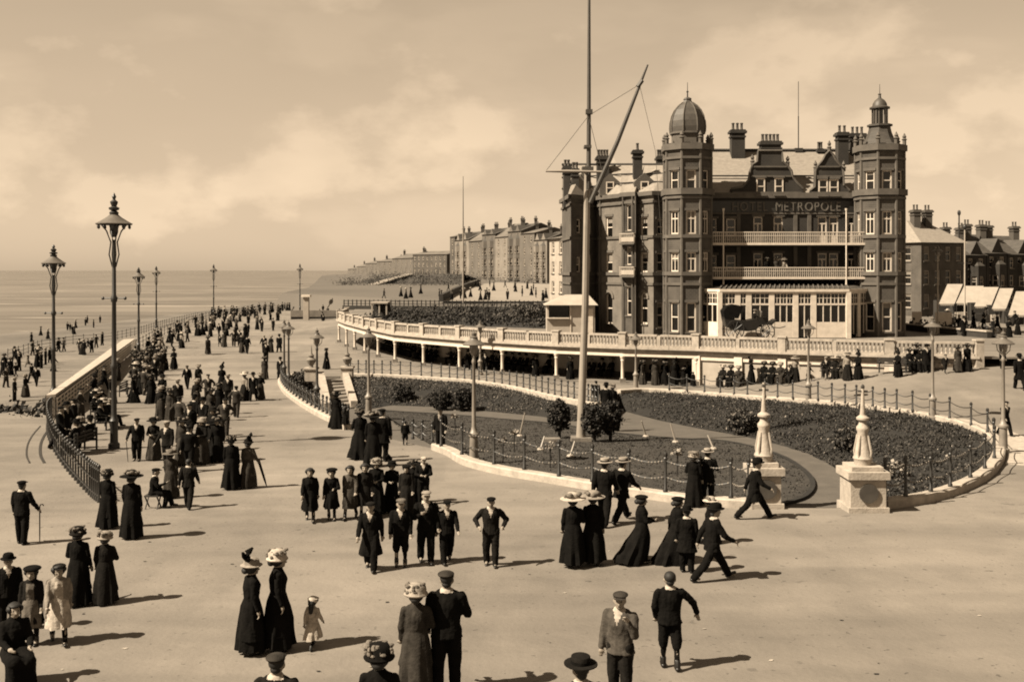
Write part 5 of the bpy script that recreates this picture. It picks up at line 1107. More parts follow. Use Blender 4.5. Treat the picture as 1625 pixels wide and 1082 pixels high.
# ------------------------------------------------------------------ people
def remesh(mb, vox, mats, name, it=3):
    me = bpy.data.meshes.new('tmp'); me.from_pydata(mb.v, [], mb.f); me.update()
    bm = bmesh.new(); bm.from_mesh(me); bmesh.ops.recalc_face_normals(bm, faces=bm.faces); bm.to_mesh(me); bm.free()
    o = bpy.data.objects.new('tmp', me); PCOL.objects.link(o)
    r = o.modifiers.new('r', 'REMESH'); r.mode = 'VOXEL'; r.voxel_size = vox
    s = o.modifiers.new('s', 'SMOOTH'); s.iterations = it; s.factor = .5
    PV.update(); dg = PV.depsgraph if hasattr(PV, 'depsgraph') else bpy.context.evaluated_depsgraph_get()
    e = bpy.data.meshes.new_from_object(o.evaluated_get(dg)); e.name = name
    bpy.data.objects.remove(o); bpy.data.meshes.remove(me); e.materials.clear()
    for m in mats: e.materials.append(M[m])
    if name in ('coat', 'jacket', 'trousers', 'skirt', 'bodice') and vox < .026:      # creases in the cloth
        nrm_ = [v.normal.copy() for v in e.vertices]; co_ = []
        for q, nv in zip([v.co.copy() for v in e.vertices], nrm_):
            f = .011 * noise.noise(Vector((q.x * 9, q.y * 9, q.z * 5))) + .008 * abs(noise.noise(Vector((q.x * 16 + q.z * 7, q.y * 16, q.z * 11)))) + .009 * noise.noise(Vector((q.x * 24, q.y * 24, q.z * 4)))
            co_ += list(q + nv * (f - .002))
        e.vertices.foreach_set('co', co_)
    e.polygons.foreach_set('use_smooth', [True] * len(e.polygons)); return e
PSC = bpy.data.scenes.new('figure_workshop'); PCOL = PSC.collection; PV = PSC.view_layers[0]
POSE = dict(                                        # arms: (forward, out, elbow, inward) left/right; legs: (thigh, knee) left/right; lean
    stand=(((4, 7, 12, 0), (2, 7, 10, 0)), ((2, 0), (-2, 0)), 0), walk=(((-16, 8, 12, 0), (20, 8, 22, 0)), ((20, 6), (-16, 14)), .04),
    walk2=(((22, 8, 25, 0), (-14, 8, 14, 0)), ((-14, 18), (20, 4)), .04), stride=(((-26, 8, 14, 0), (28, 8, 30, 0)), ((30, 4), (-24, 16)), .08),
    elbows=(((-16, 34, 75, .55), (-16, 34, 75, .55)), ((8, 4), (-8, 6)), 0), chest=(((2, 10, 15, 0), (28, 12, 95, .7)), ((12, 8), (-10, 8)), 0),
    face=(((32, 14, 125, .35), (2, 9, 12, 0)), ((4, 0), (-3, 0)), 0), point=(((6, 10, 20, .2), (14, 42, 8, 0)), ((6, 4), (-7, 6)), 0),
    link=(((14, 14, 80, .5), (4, 9, 20, 0)), ((6, 4), (-6, 6)), 0), link2=(((4, 9, 20, 0), (14, 14, 80, .5)), ((-6, 6), (6, 4)), 0),
    clasp=(((18, 10, 70, .75), (18, 10, 70, .75)), ((3, 0), (-3, 0)), 0), stick=(((3, 8, 10, 0), (12, 16, 28, 0)), ((5, 2), (-4, 4)), 0),
    back=(((-28, 10, -30, .9), (-28, 10, -30, .9)), ((4, 2), (-5, 4)), 0), seat=(((22, 9, 55, .3), (24, 9, 55, .3)), ((82, 84), (86, 80)), -.06), seat2=(((10, 14, 40, .5), (34, 12, 80, .6)), ((84, 70), (80, 92)), .1))
def figure(sex='man', coat=('black', .78), low=('trousers', 'black'), hat='cap', hatc='dark', pose='stand', hs=1.0, vox=.016, collar='white', turn=0, fine=True, wind=0, hair=True, seed=0, boots='leather', front=None):
    rnd = random.Random(seed); arms, legs, lean = POSE[pose]; fem = sex in ('woman', 'girl'); seat = pose.startswith('seat'); sw = .165 if fem else .195
    T = math.radians; J = {}
    for s, (th, kn) in zip((1, -1), legs):
        hip = Vector((s * .088, 0, .90)); k = hip + Vector((s * .01, -math.sin(T(th)) * .43, -math.cos(T(th)) * .43)); a = k + Vector((0, -math.sin(T(th - kn)) * .40, -math.cos(T(th - kn)) * .40)); J['leg', s] = (hip, k, a)
    for s, (fw, ab, el, inw) in zip((1, -1), arms):
        sh_ = Vector((s * (sw - .012), .01, 1.372)); d1 = Vector((s * math.sin(T(ab)), -math.sin(T(fw)) * math.cos(T(ab)), -math.cos(T(fw)) * math.cos(T(ab))))
        e = sh_ + d1 * .29; d2 = Vector((s * math.sin(T(ab)) * .4 - s * inw, -math.sin(T(fw + el)), -math.cos(T(fw + el)))).normalized(); J['arm', s] = (sh_, e, e + d2 * .245, d2)
    dz = min(J['leg', 1][2].z, J['leg', -1][2].z) - .075
    def W(p):
        p = Vector(p)
        if p.z > .9: p.y -= lean * (p.z - .9) * (1 if not seat else 1)
        return Vector((p.x, p.y, p.z - dz))
    HC = Vector((0, -.005, 1.52)); rot = Matrix.Rotation(T(turn), 3, 'Z')
    def HW(p): p = Vector(p); return W(HC + rot @ ((p - HC) * hs * 1.07) + Vector((0, -.012, -.03)))
    def fixw(mb, start=0, f=W):
        for i in range(start, len(mb.v)): mb.v[i] = tuple(f(mb.v[i]))
    out = []
    # body
    mb = MB(); hm = MB()
    hm.ell((0, -.002, 1.618), (.074, .094, .105), 16, 12); hm.ell((0, -.035, 1.548), (.052, .058, .055), 12, 8); hm.cap((0, -.088, 1.615), .012, (0, -.112, 1.582), .016, 8)
    hm.ell((0, -.078, 1.645), (.05, .02, .014), 10, 6); hm.ell((0, -.082, 1.545), (.022, .014, .016), 8, 6); hm.ell((0, -.075, 1.516), (.022, .018, .016), 8, 6)
    for s in (1, -1): hm.ell((s * .076, .004, 1.60), (.012, .022, .032), 8, 6); hm.ell((s * .04, -.066, 1.585), (.02, .018, .02), 8, 6)
    for i in range(len(hm.v)): hm.v[i] = tuple(HW(hm.v[i]))
    mb.add(hm.v, hm.f)
    st = len(mb.v)
    mb.cap((0, .012, 1.40), .062, (0, 0, 1.56), .05); mb.ell((0, .0, 1.20), (sw * .82, .10, .26), 14, 8); mb.ell((0, 0, .96), (.15, .105, .14), 14, 8); mb.cap((-sw * .85, .01, 1.365), .05, (sw * .85, .01, 1.365), .05)
    for s in (1, -1):
        h_, k, a = J['leg', s]; mb.cap(h_, .085, k, .052); mb.cap(k, .052, a, .036); mb.cap(a, .038, a + Vector((0, -.12, -.03)), .03)
        S_, e, w_, d2 = J['arm', s]; mb.cap(S_, .052, e, .038); mb.cap(e, .04, w_, .026)
        side = d2.cross(Vector((0, 1, .2))).normalized(); pal = d2.cross(side).normalized(); c = w_ + d2 * .05
        mb.cap(w_, .026, c, .034); mb.cap(c - side * .016, .024, c + side * .016, .024); kn_ = w_ + d2 * .085
        if fine:
            for f_, ln in ((-1.5, .062), (-.5, .075), (.5, .07), (1.5, .055)):
                b = kn_ + side * f_ * .018; m_ = b + (d2 * .82 + pal * s * .45).normalized() * ln * .55; mb.cap(b - d2 * .02, .0105, m_, .010, 6); mb.cap(m_, .010, m_ + (d2 * .5 + pal * s * .85).normalized() * ln * .5, .009, 6)
            b = w_ + d2 * .03 + side * .03; m_ = b + (d2 * .6 + side * .75).normalized() * .035; mb.cap(b, .012, m_, .011, 6); mb.cap(m_, .011, m_ + (d2 * .9 + pal * s * .4).normalized() * .032, .010, 6)
        else: mb.cap(kn_, .03, kn_ + d2 * .06, .022)
    for i in range(st, len(mb.v)): mb.v[i] = tuple(W(mb.v[i]))
    me = remesh(mb, vox, ['skin', 'feature'], 'body', 2)
    if fine:
        spots = [(HW((s * .031, -.088, 1.622)), .0135) for s in (1, -1)] + [(HW((s * .012, -.096, 1.546)), .012) for s in (1, -1)]
        for p in me.polygons:
            c = p.center
            if any((c - q).length < r_ for q, r_ in spots): p.material_index = 1
    out.append(('body', me))
    # coat or bodice
    cc, hem = coat; mb = MB(); ww = ((.142 if hem > .6 else .168) if fem else .178); 
    rr = [(hem, max(.195, ww + .03) + max(0, .80 - hem) * .15, .145 + max(0, .80 - hem) * .17)] if not seat else [(max(hem, .80), .19, .15)]
    if hem < .9 and not seat: rr += [(max(hem + .1, .88), .178, .135)]
    rr += [(1.06, ww, .118), (1.25, sw * 1.0, .138), (1.345, sw * 1.0, .122), (1.40, sw * .82, .10), (1.445, sw * .5, .08), (1.485, .072, .068)]
    n = 18; st_ = len(mb.v)
    mb.loft([[(rx * math.cos(2 * math.pi * k / n) * (1 + (.05 * math.sin(5 * 2 * math.pi * k / n + seed) if i == 0 else 0)), ry * math.sin(2 * math.pi * k / n), z) for k in range(n)] for i, (z, rx, ry) in enumerate(rr)])
    if fem: mb.ell((0, -.06, 1.27), (.125, .085, .075), 12, 8)
    puff = .008 if fem else .010
    for s in (1, -1):
        S_, e, w_, d2 = J['arm', s]; mb.cap(S_ - Vector((s * .05, 0, .005)), .062, S_, .058); mb.cap(S_, .056 + puff, e, .056 + puff * .6); mb.cap(e, .058, w_ - d2 * .015, .047 if not fem else .041); mb.cap((0, .01, 1.44), .06, S_ - Vector((s * .02, 0, .0)), .05)
    fixw(mb)
    me = remesh(mb, max(vox, .017), ['cloth_' + cc, 'cloth_' + (collar or cc), 'cloth_' + (front or cc)], 'coat' if hem < .6 else 'jacket', 2)
    for p in me.polygons:
        c = p.center; q = Vector((c.x, c.y, c.z + dz))
        if collar and q.z > 1.43 and abs(q.x) < .085: p.material_index = 1
        elif collar and p.normal.y < -.2 and q.z > 1.24 and abs(q.x) < (q.z - 1.24) * .32 and not fem: p.material_index = 1
        elif front and p.normal.y < -.15 and abs(q.x) < .075 and q.z < 1.40: p.material_index = 2
    out.append((('coat' if hem < .6 else 'jacket') if not fem else ('coat' if hem < .75 else 'bodice'), me))
    # lower garments
    kind = low[0]; lc = low[1]
    if kind in ('trousers', 'breeches', 'stockings') or (fem and kind == 'frock'):
        mb = MB(); tc = lc if kind != 'frock' else 'black'; fat = 1.0 if kind != 'stockings' and kind != 'frock' else .62
        if kind != 'frock': mb.ell((0, 0, .93), (.165, .12, .13), 14, 8)
        for s in (1, -1):
            h_, k, a = J['leg', s]
            if kind == 'breeches': mb.cap(h_, .10, k, .085); mb.cap(k, .085, k.lerp(a, .15), .075); mb.cap(k.lerp(a, .15), .05, a, .042)
            else: mb.cap(h_, .112 * max(fat, .7), k, .086 * fat); mb.cap(k, .086 * fat, a + (k - a) * .02, .074 * fat)
        fixw(mb); out.append(('trousers' if kind == 'trousers' else kind if kind == 'breeches' else 'stockings', remesh(mb, max(vox, .018), ['cloth_' + tc], 'trousers', 2)))
    if kind in ('skirt', 'frock'):
        hemz = low[2] if len(low) > 2 else .05; fl_ = low[3] if len(low) > 3 else .26
        if seat:
            mb = MB(); mb.ell((0, .02, .94), (.19, .15, .14), 14, 8)
            for s in (1, -1): h_, k, a = J['leg', s]; mb.cap(h_, .13, k + Vector((0, -.02, .0)), .12); mb.cap(k, .115, a + Vector((0, 0, .02)), .13)
            mb.cap(J['leg', 1][1], .11, J['leg', -1][1], .11); mb.cap(J['leg', 1][2], .12, J['leg', -1][2], .12)
            fixw(mb); out.append(('skirt', remesh(mb, .022, ['cloth_' + lc], 'skirt', 2)))
        else:
            mb = MB(); n = 40; rings = []
            prof = [(1.06, .135, .115, 0), (1.0, .165, .135, .01), (.90, .185, .16, .02)] ; st2 = J['leg', 1][2].y - J['leg', -1][2].y
            for k in range(1, 8): t = k / 7; prof.append((.90 - (.90 - hemz) * t, .185 + (fl_ - .185) * t ** .8, .16 + (fl_ * .95 - .16 + abs(st2) * .22) * t ** .8, .02 + .075 * t))
            for z, rx, ry, am in prof:
                rings.append([((rx * (1 + am * math.sin(7 * a + seed) + am * .6 * math.sin(11 * a + 2 * seed + z))) * math.cos(a) , (ry * (1 + am * math.sin(7 * a + seed) + am * .6 * math.sin(11 * a + 2 * seed + z))) * math.sin(a) + wind * max(0, .9 - z) ** 1.3, z + (0 if z > .8 else .012 * math.sin(3 * a))) for a in [2 * math.pi * j / n for j in range(n)]])
            mb.loft(rings)
            for i, q in enumerate(mb.v):
                if q[2] < .95: k_ = 1 + .10 * noise.noise(Vector((q[0] * 7 + seed, q[1] * 7, q[2] * 1.6))) + .05 * noise.noise(Vector((q[0] * 17, q[1] * 17 + seed, q[2] * 4))); mb.v[i] = (q[0] * k_, q[1] * k_, q[2] + .02 * noise.noise(Vector((q[0] * 6, q[1] * 6, seed))) * (q[2] < .15))
            fixw(mb); out.append(('skirt', mb.mesh('skirt', 'cloth_' + lc, True)))
    for s in (1, -1):
        h_, k, a = J['leg', s]; mb = MB(); d_ = (k - a).normalized(); f = Vector((0, -d_.z, d_.y)) if not seat else Vector((0, -1, 0)); f = f.normalized()
        mb.cap(a + Vector((0, .03, -.03)), .042, a + f * .15 + Vector((0, 0, -.04)), .034, 8); mb.cap(a + Vector((0, .01, -.01)), .048, a + d_ * .1, .05, 8)
        fixw(mb); b_ = MB(); b_.add(mb.v, mb.f)
        for i in range(len(b_.v)):
            if b_.v[i][2] < .004 and not seat and dz > -9: b_.v[i] = (b_.v[i][0], b_.v[i][1], max(b_.v[i][2], .004 if min(J['leg', 1][2].z, J['leg', -1][2].z) > a.z - .02 else b_.v[i][2]))
        out.append(('boot', b_.mesh('boot', boots, True)))
    # hair and hat, carried with the head
    if hair:
        mb = MB()
        if fem: mb.ell((0, .026, 1.625), (.102, .104, .108), 14, 9); mb.ell((0, .11, 1.59), (.07, .055, .06), 10, 7); mb.ell((.075, -.01, 1.64), (.04, .06, .05), 8, 6); mb.ell((-.075, -.01, 1.64), (.04, .06, .05), 8, 6); mb.ell((0, -.05, 1.69), (.075, .055, .035), 10, 6)
        else: mb.ell((0, .02, 1.642), (.080, .088, .088), 14, 9); mb.ell((0, .05, 1.57), (.055, .045, .05), 10, 6)
        if sex == 'girl': mb.cap((0, .09, 1.60), .07, (0, .11, 1.38), .045)
        fixw(mb, 0, HW); out.append(('hair', mb.mesh('hair', 'hair', True)))
    hc = 'cloth_' + hatc; mb = MB(); extra = None
    if hat == 'cap': mb.ell((.010, .010, 1.692), (.098, .120, .038), 18, 8); mb.ell((0, -.112, 1.668), (.070, .052, .012), 14, 6); mb.ell((0, .02, 1.672), (.088, .098, .04), 14, 6)
    elif hat == 'bowler': mb.lathe([(.09, 1.672), (.135, 1.668), (.145, 1.684), (.10, 1.69), (.098, 1.75), (.078, 1.79), (.03, 1.806)], 18, sy=1.18)
    elif hat == 'boater':
        mb.lathe([(.09, 1.678), (.165, 1.676), (.165, 1.688), (.097, 1.69), (.094, 1.765), (.09, 1.77), (.02, 1.772)], 20, sy=1.12); extra = MB(); extra.lathe([(.099, 1.691), (.0985, 1.725)], 20, sy=1.12)
    elif hat == 'wide':
        mb.lathe([(.09, 1.672), (.20, 1.655), (.255, 1.67), (.25, 1.682), (.13, 1.70), (.125, 1.78), (.09, 1.815), (.02, 1.825)], 22, c=(0, .02, 0)); extra = MB()
        for _ in range(9): a = rnd.uniform(0, 6.28); extra.ell((.13 * math.cos(a), .02 + .13 * math.sin(a), 1.73 + rnd.uniform(-.02, .06)), (.055, .055, .045), 8, 6)
    elif hat == 'flowers':
        mb.lathe([(.10, 1.645), (.15, 1.628), (.16, 1.65), (.135, 1.69), (.13, 1.75), (.09, 1.795), (.02, 1.805)], 20, c=(0, .02, 0)); extra = MB()
        for _ in range(46): a = rnd.uniform(0, 6.28) if rnd.random() < .6 else rnd.gauss(.8, .6); r_ = rnd.uniform(.07, .14); extra.ell((r_ * math.cos(a), .02 + r_ * math.sin(a), 1.69 + rnd.uniform(0, .10)), (rnd.uniform(.02, .04), rnd.uniform(.02, .04), rnd.uniform(.018, .035)), 7, 4)
    elif hat == 'feather':
        mb.lathe([(.09, 1.665), (.15, 1.655), (.17, 1.675), (.125, 1.70), (.115, 1.77), (.07, 1.80), (.02, 1.805)], 18, c=(0, .01, 0)); extra = MB()
        extra.tube([(-.06, .06, 1.72), (-.09, .10, 1.84), (-.12, .10, 1.94), (-.10, .02, 2.0)], [.02, .05, .06, .02], 8); extra.tube([(-.05, .07, 1.72), (-.04, .13, 1.85), (-.08, .17, 1.93)], [.02, .045, .02], 8)
    elif hat == 'bonnet': mb.ell((0, .02, 1.64), (.108, .105, .115), 16, 9); mb.lathe([(.10, 0), (.125, .03), (.105, .04)], 16, c=(0, -.01, 1.655))
    elif hat == 'tam': mb.ell((.01, .01, 1.70), (.14, .145, .05), 18, 8)
    if hat:
        fixw(mb, 0, HW); out.append(('hat', mb.mesh('hat', hc, True)))
        if extra:
            fixw(extra, 0, HW); nm = 'hat_band' if hat == 'boater' else 'plume' if hat == 'feather' else 'hat_flower'
            out.append((nm, extra.mesh(nm, 'cloth_black' if hat == 'boater' else 'cloth_black' if hat == 'feather' else 'cloth_flowery', True)))
    TOP = dict(cap=1.737, bowler=1.806, boater=1.772, wide=1.83, flowers=1.835, feather=1.98, bonnet=1.755, tam=1.75).get(hat, 1.725)
    top = HW((0, 0, TOP)).z
    hands = {s: W(J['arm', s][2] + J['arm', s][3] * .07) for s in (1, -1)}
    return dict(parts=out, top=top, hands=hands, dz=dz)
def put(fig, p, yaw, height, label, group=None, cat='person', scale=None):
    s = scale or height / fig['top']
    t = thing('person', p, label, cat, group, R(yaw)); t.scale = (s * 1.14, s * 1.14, s)
    hat_o = None
    for nm, me in fig['parts']:
        par = hat_o if nm in ('hat_band', 'plume', 'hat_flower') and hat_o else t
        o = sub(nm, me, par)
        if nm == 'hat': hat_o = o
    return t
def hand_at(t, fig, s):
    return Matrix.Translation(t.location) @ Matrix.Rotation(t.rotation_euler.z, 4, 'Z') @ Matrix.Diagonal((*t.scale, 1)) @ fig['hands'][s]
def stick(t, fig, s, label, slant=(0, 0), cat='walking stick', m='wood'):
    h_ = hand_at(t, fig, s); zg = t.location.z; b = Vector((h_.x + slant[0], h_.y + slant[1], zg + .01))
    o = thing('walking_stick' if cat == 'walking stick' else 'parasol', b, label, cat); v = h_ - b; mb = MB(); top = v * 1.12
    mb.tube([(0, 0, 0), v * .3, top], [.012, .016, .016] if cat == 'walking stick' else [.01, .035, .045], 6); part_l(o, 'shaft', mb, m, True)
    mb = MB(); q = top; mb.tube([q, q + Vector((.02, 0, .05)), q + Vector((.07, 0, .06)), q + Vector((.10, 0, .02))], .014, 6); part_l(o, 'handle', mb, m, True)
def merge(fig):
    bm = bmesh.new(); mats = []; fm = []
    vs_, fs, mi = [], [], []
    for nm, me in fig['parts']:
        o = len(vs_); vs_ += [tuple(v.co) for v in me.vertices]; mp_ = []
        for m in me.materials:
            if m not in mats: mats.append(m)
            mp_.append(mats.index(m))
        for p in me.polygons: fs.append(tuple(i + o for i in p.vertices)); mi.append(mp_[p.material_index])
    bm.free(); me = bpy.data.meshes.new('person'); me.from_pydata(vs_, [], fs); me.update()
    for m in mats: me.materials.append(m)
    me.polygons.foreach_set('material_index', mi); me.polygons.foreach_set('use_smooth', [True] * len(fs)); return me
MAN = lambda c='black', hem=.78, hat='cap', pose='stand', t=None, **k: dict(sex='man', coat=(c, hem), low=('trousers', t or c), hat=hat, pose=pose, **k)
BOY = lambda c='black', hat='cap', pose='stand', t=None, **k: dict(sex='boy', coat=(c, .8), low=('breeches', t or c), hat=hat, pose=pose, hs=1.12, **k)
LADY = lambda c='black', hem=.4, hat='wide', pose='stand', sk=None, fl=.27, **k: dict(sex='woman', coat=(c, hem), low=('skirt', sk or c, k.pop('hz', .06), fl), hat=hat, pose=pose, collar=k.pop('collar', None), **k)
GIRL = lambda c='dark', hem=.5, hat='tam', pose='stand', sk=None, **k: dict(sex='girl', coat=(c, hem), low=('frock', sk or c, .42, .22), hat=hat, pose=pose, hs=1.16, collar=k.pop('collar', None), **k)
HERO = [
 # foreground left
 (35, 863, 762, 172, MAN('black', hat='cap', hatc='black', pose='stick'), 'man in dark suit with cane walking alone outside the curved railing', 'stickL'),
 (124, 959, 832, 178, LADY('black', .35, 'flowers', 'link', hatc='dark', seed=2), 'woman in long black coat and dark flowered hat, left of a strolling pair', None),
 (167, 957, 840, 185, LADY('dark', .3, 'flowers', 'link2', hatc='pale', seed=3), 'woman in long dark coat and pale flowered hat, right of a strolling pair', None),
 (93, 1020, 893, 25, GIRL('pale', .55, 'cap', 'walk', hatc='dark', sk='white', front='white', seed=4), 'girl in pale coat and white pinafore at the lower left', None),
 (50, 1022, 897, 10, GIRL('dark', .5, 'tam', 'stand', hatc='black', sk='tan', front='tan', seed=5), 'girl in open dark coat over light dress beside the white pinafored girl', None),
 (13, 1000, 876, 30, MAN('black', hat='bowler', hatc='black'), 'man in black bowler cut by the left edge of the picture', None),
 # two ladies and toddler
 (399, 1037, 868, 120, LADY('black', .3, 'feather', 'stand', hatc='pale', fl=.25, seed=6, hz=.10), 'lady in long black coat with dark upright plume on her hat', None),
 (441, 1031, 868, 105, LADY('black', .28, 'flowers', 'stand', hatc='white', fl=.27, seed=7, hz=.10), 'lady in long black coat and big white hat, beside the plumed lady', None),
 (496, 1028, 945, 165, dict(sex='girl', coat=('white', .6), low=('frock', 'white', .40, .26), hat='bonnet', hatc='white', pose='walk', hs=1.3, collar=None, seed=8), 'toddler in white dress and bonnet toddling away', None),
 # bottom edge heads
 (660, 1104, 921, 182, LADY('brown', .5, 'flowers', 'link2', hatc='straw', sk='brown', seed=9), 'woman in brown coat and pale flowered straw hat, arm in arm at the bottom edge', None),
 (709, 1098, 905, 178, MAN('black', hat='cap', hatc='brown', pose='link2'), 'man in black suit and flat cap arm in arm with woman in straw hat', None),
 (984, 1116, 938, -25, MAN('grey', hat='cap', hatc='brown', pose='face', t='dark', turn=15), 'man in grey tweed jacket and flat cap with hand raised to his mouth', None),
 (1063, 1060, 906, 180, BOY('black', None, 'point', seed=10), 'bareheaded boy in dark jersey and breeches with arm stretched out', None),
 # walking young men
 (588, 904, 795, 0, MAN('black', .42, 'cap', 'walk', hatc='dark'), 'young man in long black overcoat and cap, leftmost of the walking four', None),
 (636, 898, 790, 2, BOY('black', 'cap', 'stand', hatc='tan', low_=0), 'boy in dark jacket and pale flat cap, second of the walking four', None),
 (676, 893, 778, 8, MAN('black', .8, 'cap', 'chest', hatc='pale'), 'tall young man in black suit and light cap with hand at his chest', None),
 (709, 892, 793, 10, MAN('black', .82, 'cap', 'walk2', hatc='black'), 'youth in dark suit and black cap, rightmost of the walking four', None),
 (779, 898, 788, 0, MAN('dark', .8, 'cap', 'elbows', hatc='black'), 'young man walking alone towards us with elbows out and hands in pockets', None),
 # girls' group
 (492, 827, 742, 8, GIRL('black', .45, None, 'walk', seed=11), 'girl in long dark coat, leftmost of the row of girls', None),
 (526, 825, 742, 0, GIRL('black', .45, 'tam', 'link', hatc='black', collar='pale', seed=12), 'girl in dark coat with wide pale collar, second of the row of girls', None),
 (556, 823, 738, -5, GIRL('grey', .5, None, 'walk2', sk='brown', seed=13), 'girl in brown dress and lighter blouse, third of the row of girls', None),
 (579, 822, 735, 4, GIRL('dark', .45, None, 'stand', seed=14), 'long haired girl in dark dress, right of the girl in the brown dress', None),
 (597, 815, 725, 0, LADY('black', .5, 'flowers', 'clasp', hatc='pale', seed=15), 'woman in black with pale trimmed hat behind the row of girls', None),
 (622, 812, 722, 0, LADY('black', .5, 'feather', 'clasp', hatc='black', seed=16), 'woman in black with dark plumed hat in the middle of the group', None),
 (645, 818, 737, -8, LADY('dark', .5, 'tam', 'stand', hatc='black', seed=17), 'woman in dark dress and soft black hat, front right of the group', None),
 (657, 797, 728, 0, LADY('black', .6, 'wide', 'stand', hatc='dark', seed=18), 'woman in wide dark hat behind the man in the white cap', None),
 (672, 800, 724, 5, MAN('black', .8, 'cap', 'clasp', hatc='white'), 'man in black suit and white cap, right end of the group', None),
 # pair and stander by the garden
 (571, 728, 646, 185, LADY('black', .5, 'flowers', 'link', hatc='black', fl=.36, seed=19), 'woman in wide black cape near the garden lamp, seen from behind', None),
 (592, 740, 652, 178, LADY('black', .4, 'wide', 'link2', hatc='dark', seed=20), 'woman in black between the caped woman and the tall man', None),
 (607, 732, 648, 170, MAN('black', .6, 'cap', 'stand', hatc='black'), 'tall man in black with the caped women near the garden lamp', None),
 (534, 680, 620, 160, LADY('black', .3, 'wide', 'stand', hatc='black', fl=.34, seed=21), 'woman in black standing at the foot of the garden stairs', None),
 (548, 682, 644, 150, GIRL('black', .5, None, 'stand', seed=22), 'small child in black beside the woman at the garden stairs', None),
 (643, 706, 667, 185, BOY('black', None, 'stand', seed=23), 'small boy in black standing at the garden entrance chain', None),
 (699, 715, 644, -20, MAN('black', .8, 'bowler', 'stand', hatc='black', collar='pale'), 'man in dark suit with long light scarf standing by the kerb', None),
 # right hand group
 (909, 899, 780, 178, LADY('black', .35, 'wide', 'link2', hatc='white', seed=24, hz=.12), 'woman in black with round white hat, left of the linked pair', None),
 (941, 895, 777, 175, LADY('black', .45, 'wide', 'link', hatc='pale', seed=25, hz=.12), 'woman in black with white rimmed hat, right of the linked pair', None),
 (959, 833, 727, 160, MAN('black', .75, 'boater', 'walk', hatc='straw'), 'man in dark suit and straw boater, left of two walking along the kerb', None),
 (986, 827, 726, 140, MAN('black', .72, 'boater', 'stride', hatc='pale'), 'man in dark suit and straw boater striding, right of two along the kerb', None),
 (1018, 893, 785, 95, LADY('black', .85, 'tam', 'clasp', hatc='black', fl=.36, wind=.35, seed=26), 'bareheaded looking woman in black with skirt blown back by the wind', None),
 (1074, 893, 788, 100, LADY('black', .6, 'tam', 'walk', hatc='black', fl=.32, wind=.2, seed=27), 'woman in dark cape with loose hair just left of the striding bowler man', None),
 (1090, 908, 800, 170, MAN('black', .55, 'bowler', 'stand', hatc='black'), 'man in long dark coat hidden partly behind the striding man', None),
 (1130, 920, 797, 105, MAN('black', .75, 'bowler', 'stride', hatc='black'), 'man in black suit striding to the right in the foreground', None),
 (1127, 862, 787, 90, LADY('black', .5, 'wide', 'walk', hatc='white', seed=28), 'woman in black with broad white hat behind the striding man', None),
 (1101, 803, 714, 160, LADY('black', .4, 'flowers', 'link', hatc='pale', seed=29), 'woman in black with pale trimmed hat near the kerb chain', None),
 (1123, 800, 711, 165, MAN('black', .7, 'boater', 'link2', hatc='straw'), 'man in black with boater beside the woman at the kerb chain', None),
 (1197, 823, 725, 85, MAN('black', .6, 'bowler', 'stride', hatc='black'), 'man in long dark coat striding past the left lamp standard', None),
 (1595, 692, 636, 20, MAN('black', .8, 'cap', 'walk', hatc='black'), 'man in dark suit walking by the lamp at the right tip of the garden', None),
 # left middle group
 (217, 731, 663, 5, MAN('black', .8, 'cap', 'stick', hatc='black'), 'man in black suit with stick, standing left of the woman in brown', 'stickR'),
 (244, 730, 661, 0, LADY('dark', .8, 'wide', 'clasp', hatc='black', sk='brown', seed=30), 'woman in narrow brown dress and dark hat beside the man with a stick', None),
 (367, 776, 689, 185, LADY('black', .35, 'flowers', 'stand', hatc='black', seed=31), 'woman in plain black dress and dark hat, left of the parasol lady', None),
 (394, 774, 687, 170, LADY('grey', .45, 'feather', 'stick', hatc='dark', sk='brown', seed=32), 'lady in grey mantle and plumed hat leaning on a closed parasol', 'parasol'),
 (271, 790, 712, 175, LADY('brown', .5, 'wide', 'stand', hatc='tan', sk='brown', seed=33), 'woman in brown coat with drooping pale hat, left of the bareheaded man', None),
 (299, 806, 728, 182, MAN('dark', .75, None, 'walk', seed=34), 'bareheaded man in dark suit walking away beside the brown coated woman', None),
 (171, 838, 742, 170, LADY('black', .35, 'flowers', 'stand', hatc='dark', seed=35), 'woman in black at the end of the curved railing, left of the big hat', None),
 (209, 854, 745, 175, LADY('black', .35, 'wide', 'stand', hatc='black', fl=.25, seed=36), 'woman in black with large dark hat near the end of the curved railing', None),
 (518, 586, 552, 90, LADY('black', .5, 'tam', 'stand', hatc='black', seed=37), 'solitary woman in black standing at the top of the garden stairs', None),
 (946, 642, 604, 175, MAN('black', .7, 'cap', 'stand', hatc='black'), 'man in dark coat left of the pair on the garden path by the flagstaff', None),
 (962, 664, 606, 172, MAN('black', .5, 'bowler', 'stand', hatc='black'), 'tall dark coated man on the path just right of the flagstaff', None),
 (972, 662, 608, 185, LADY('dark', .4, 'flowers', 'stand', hatc='pale', seed=38), 'woman in dark coat with pale hat on the path just right of the flagstaff', None),
 (1085, 613, 583, 170, LADY('black', .4, 'wide', 'stand', hatc='black', seed=39), 'woman in black standing before the last colonnade bay', None),
 (1100, 613, 590, 178, LADY('black', .3, 'tam', 'stand', hatc='black', fl=.34, seed=40), 'stout woman in black beside the end column of the colonnade', None),
 (1591, 585, 552, 10, MAN('black', .6, 'bowler', 'stand', hatc='black'), 'man in dark coat by the lamp near the right edge of the street', None),
 (1618, 618, 560, 175, MAN('black', .5, 'bowler', 'walk', hatc='black'), 'dark coated man at the right edge beyond the garden', None),
]
